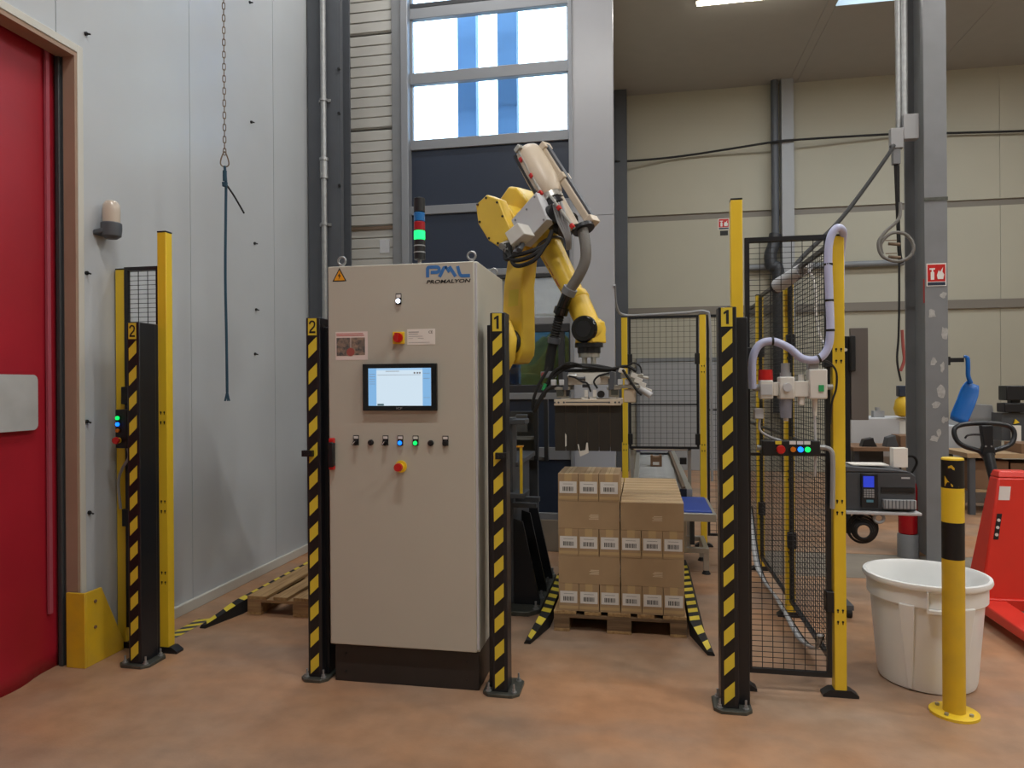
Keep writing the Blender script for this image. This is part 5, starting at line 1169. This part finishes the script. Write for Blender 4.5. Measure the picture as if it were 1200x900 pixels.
for x in (2.27, 3.14): 
    for y in (8.32, 8.84): MB().box(x, x+.05, y, y+.05, 0, .74).build('leg', 'frame_dark', wb)
MB().box(2.30, 2.62, 8.5, 8.8, .50, .74).build('drawer', 'black_satin', wb)
for (x, y, w_, h_, mm, lab) in [(2.45,8.4,.16,.10,'black_satin','black tool lying on the background workbench, left one'), (2.68,8.4,.14,.13,'machine_grey','grey tool standing on the background workbench, right one')]:
    MB().prism([(x-w_/2,y,.78),(x+w_/2,y,.78),(x+w_/2*.6,y,.78+h_*.6),(x+w_/4,y,.78+h_),(x-w_/3,y,.78+h_*.8)], (0,.12,0)).build('bench_tool', mm, label=lab, cat='tool', bevel=.006)
MB().box(2.78, 3.18, 8.45, 8.75, .78, .90).build('brown_carton', 'card_dark', label='flat brown carton on the background workbench beside the column', cat='box', bevel=.003)
ht = thing('balancer_tool', 'yellow and black tool hanging beside the column in the background', 'tool', (3.0, 9.0, 1.1))
MB().tube(catmull([(2.96,9.0,6.4),(2.96,9.0,3.0),(2.95,9.0,2.1),(2.93,9.0,1.75),(2.97,9.0,1.5)]), .012, 6).build('cable', 'black_rubber', ht)
MB().lathe([(.03,1.08),(.09,1.10),(.11,1.18),(.09,1.28),(.04,1.33)], (3.0,9.0,0), 18).build('body', 'yellow_worn', ht); MB().box(2.93, 3.04, 8.95, 9.05, 1.32, 1.45).build('head', 'navy', ht, bevel=.01)
MB().tube(catmull([(2.98,8.98,2.1),(2.99,8.98,1.9),(3.0,8.98,1.75),(2.96,8.98,1.62)]), .018, 8).build('handle', 'outdoor_red', ht)
# packing table and cartons on the right
tb = thing('packing_table', 'brown packing table in the background behind the pallet truck', 'table', (4.2, 8.9, 0))
MB().box(3.55, 5.2, 8.7, 9.4, .64, .69).build('top', 'card', tb)
for x in (3.58, 5.1):
    for y in (8.72, 9.3): MB().box(x, x+.06, y, y+.06, 0, .64).build('leg', 'steel_dark', tb)
MB().box(3.60, 5.1, 8.75, 9.35, .25, .28).build('lower_shelf', 'card', tb)
for i, (x0, x1, z0, z1) in enumerate([(3.58,4.0,.282,.60),(4.02,4.5,.282,.58),(4.53,5.0,.282,.60)]):
    MB().box(x0, x1, 8.78, 9.2, z0, z1).build('storage_carton', 'card_dark', label='brown carton on the lower shelf of the packing table, %s of three' % ['left', 'middle', 'right'][i], cat='box', group='cartons under the packing table', bevel=.004)
MB().box(4.1, 5.0, 8.72, 9.1, .69, .80).build('flat_carton', 'card_dark', label='flat dark carton on top of the packing table', cat='box', bevel=.004)
gm = thing('sealing_machine', 'grey sealing machine with sloped panel behind the blue scoop', 'machine', (3.85, 9.8, 0))
MB().box(3.45, 4.3, 9.6, 10.2, 0, .95).build('base', 'light_grey', gm, bevel=.01); MB().prism([(3.80,9.6,.95),(4.25,9.6,.95),(4.20,9.6,1.20),(3.95,9.6,1.22)], (0,.3,0)).build('sloped_panel', 'grey_plastic', gm, bevel=.005)
for z, m in [(1.15,'red_plastic'), (1.08,'yellow'), (1.02,'red_plastic')]: MB().cyl((3.92,9.6,z),(3.92,9.58,z),.02,seg=10).build('button', m, gm)
mn = thing('monitor_unit', 'black screen unit on a grey box at the right edge of the background', 'machine', (4.4, 9.2, .69))  # black monitor on its grey box
MB().box(4.10, 4.75, 9.15, 9.4, .80, 1.12).build('stand', 'machine_grey', mn); MB().box(4.11, 4.5, 9.1, 9.3, 1.13, 1.24).box(4.13, 4.5, 9.1, 9.3, 1.27, 1.44).box(4.2,4.3,9.15,9.25,1.12,1.3).build('unit', 'black_satin', mn, bevel=.01)
MB().box(4.19, 4.27, 9.08, 9.14, .80, .98).build('white_card', 'white_paper', mn)
MB().cyl((4.24,9.14,1.02),(4.24,9.12,1.02),.035,seg=3).build('yellow_mark', 'yellow', mn)

MB().tube(catmull([(-.243,6.25,2.36),(-.235,6.5,2.20),(-.17,6.68,2.135),(.1,6.69,2.135),(.4,6.69,2.145),(.56,6.69,2.15),(.60,6.69,2.05),(.61,6.69,1.4),(.61,6.69,.6)], 6), .012, 8).build('fence_cable', 'grey_plastic', label='grey cable lying along the top of the rear fence', cat='cable')

MB().tube([(1.75,12.42,3.42),(4.15,12.42,3.42)], .05, 12).build('wall_pipe', 'steel_grey', label='grey horizontal pipe on the far wall left of the steel column', cat='pipe')
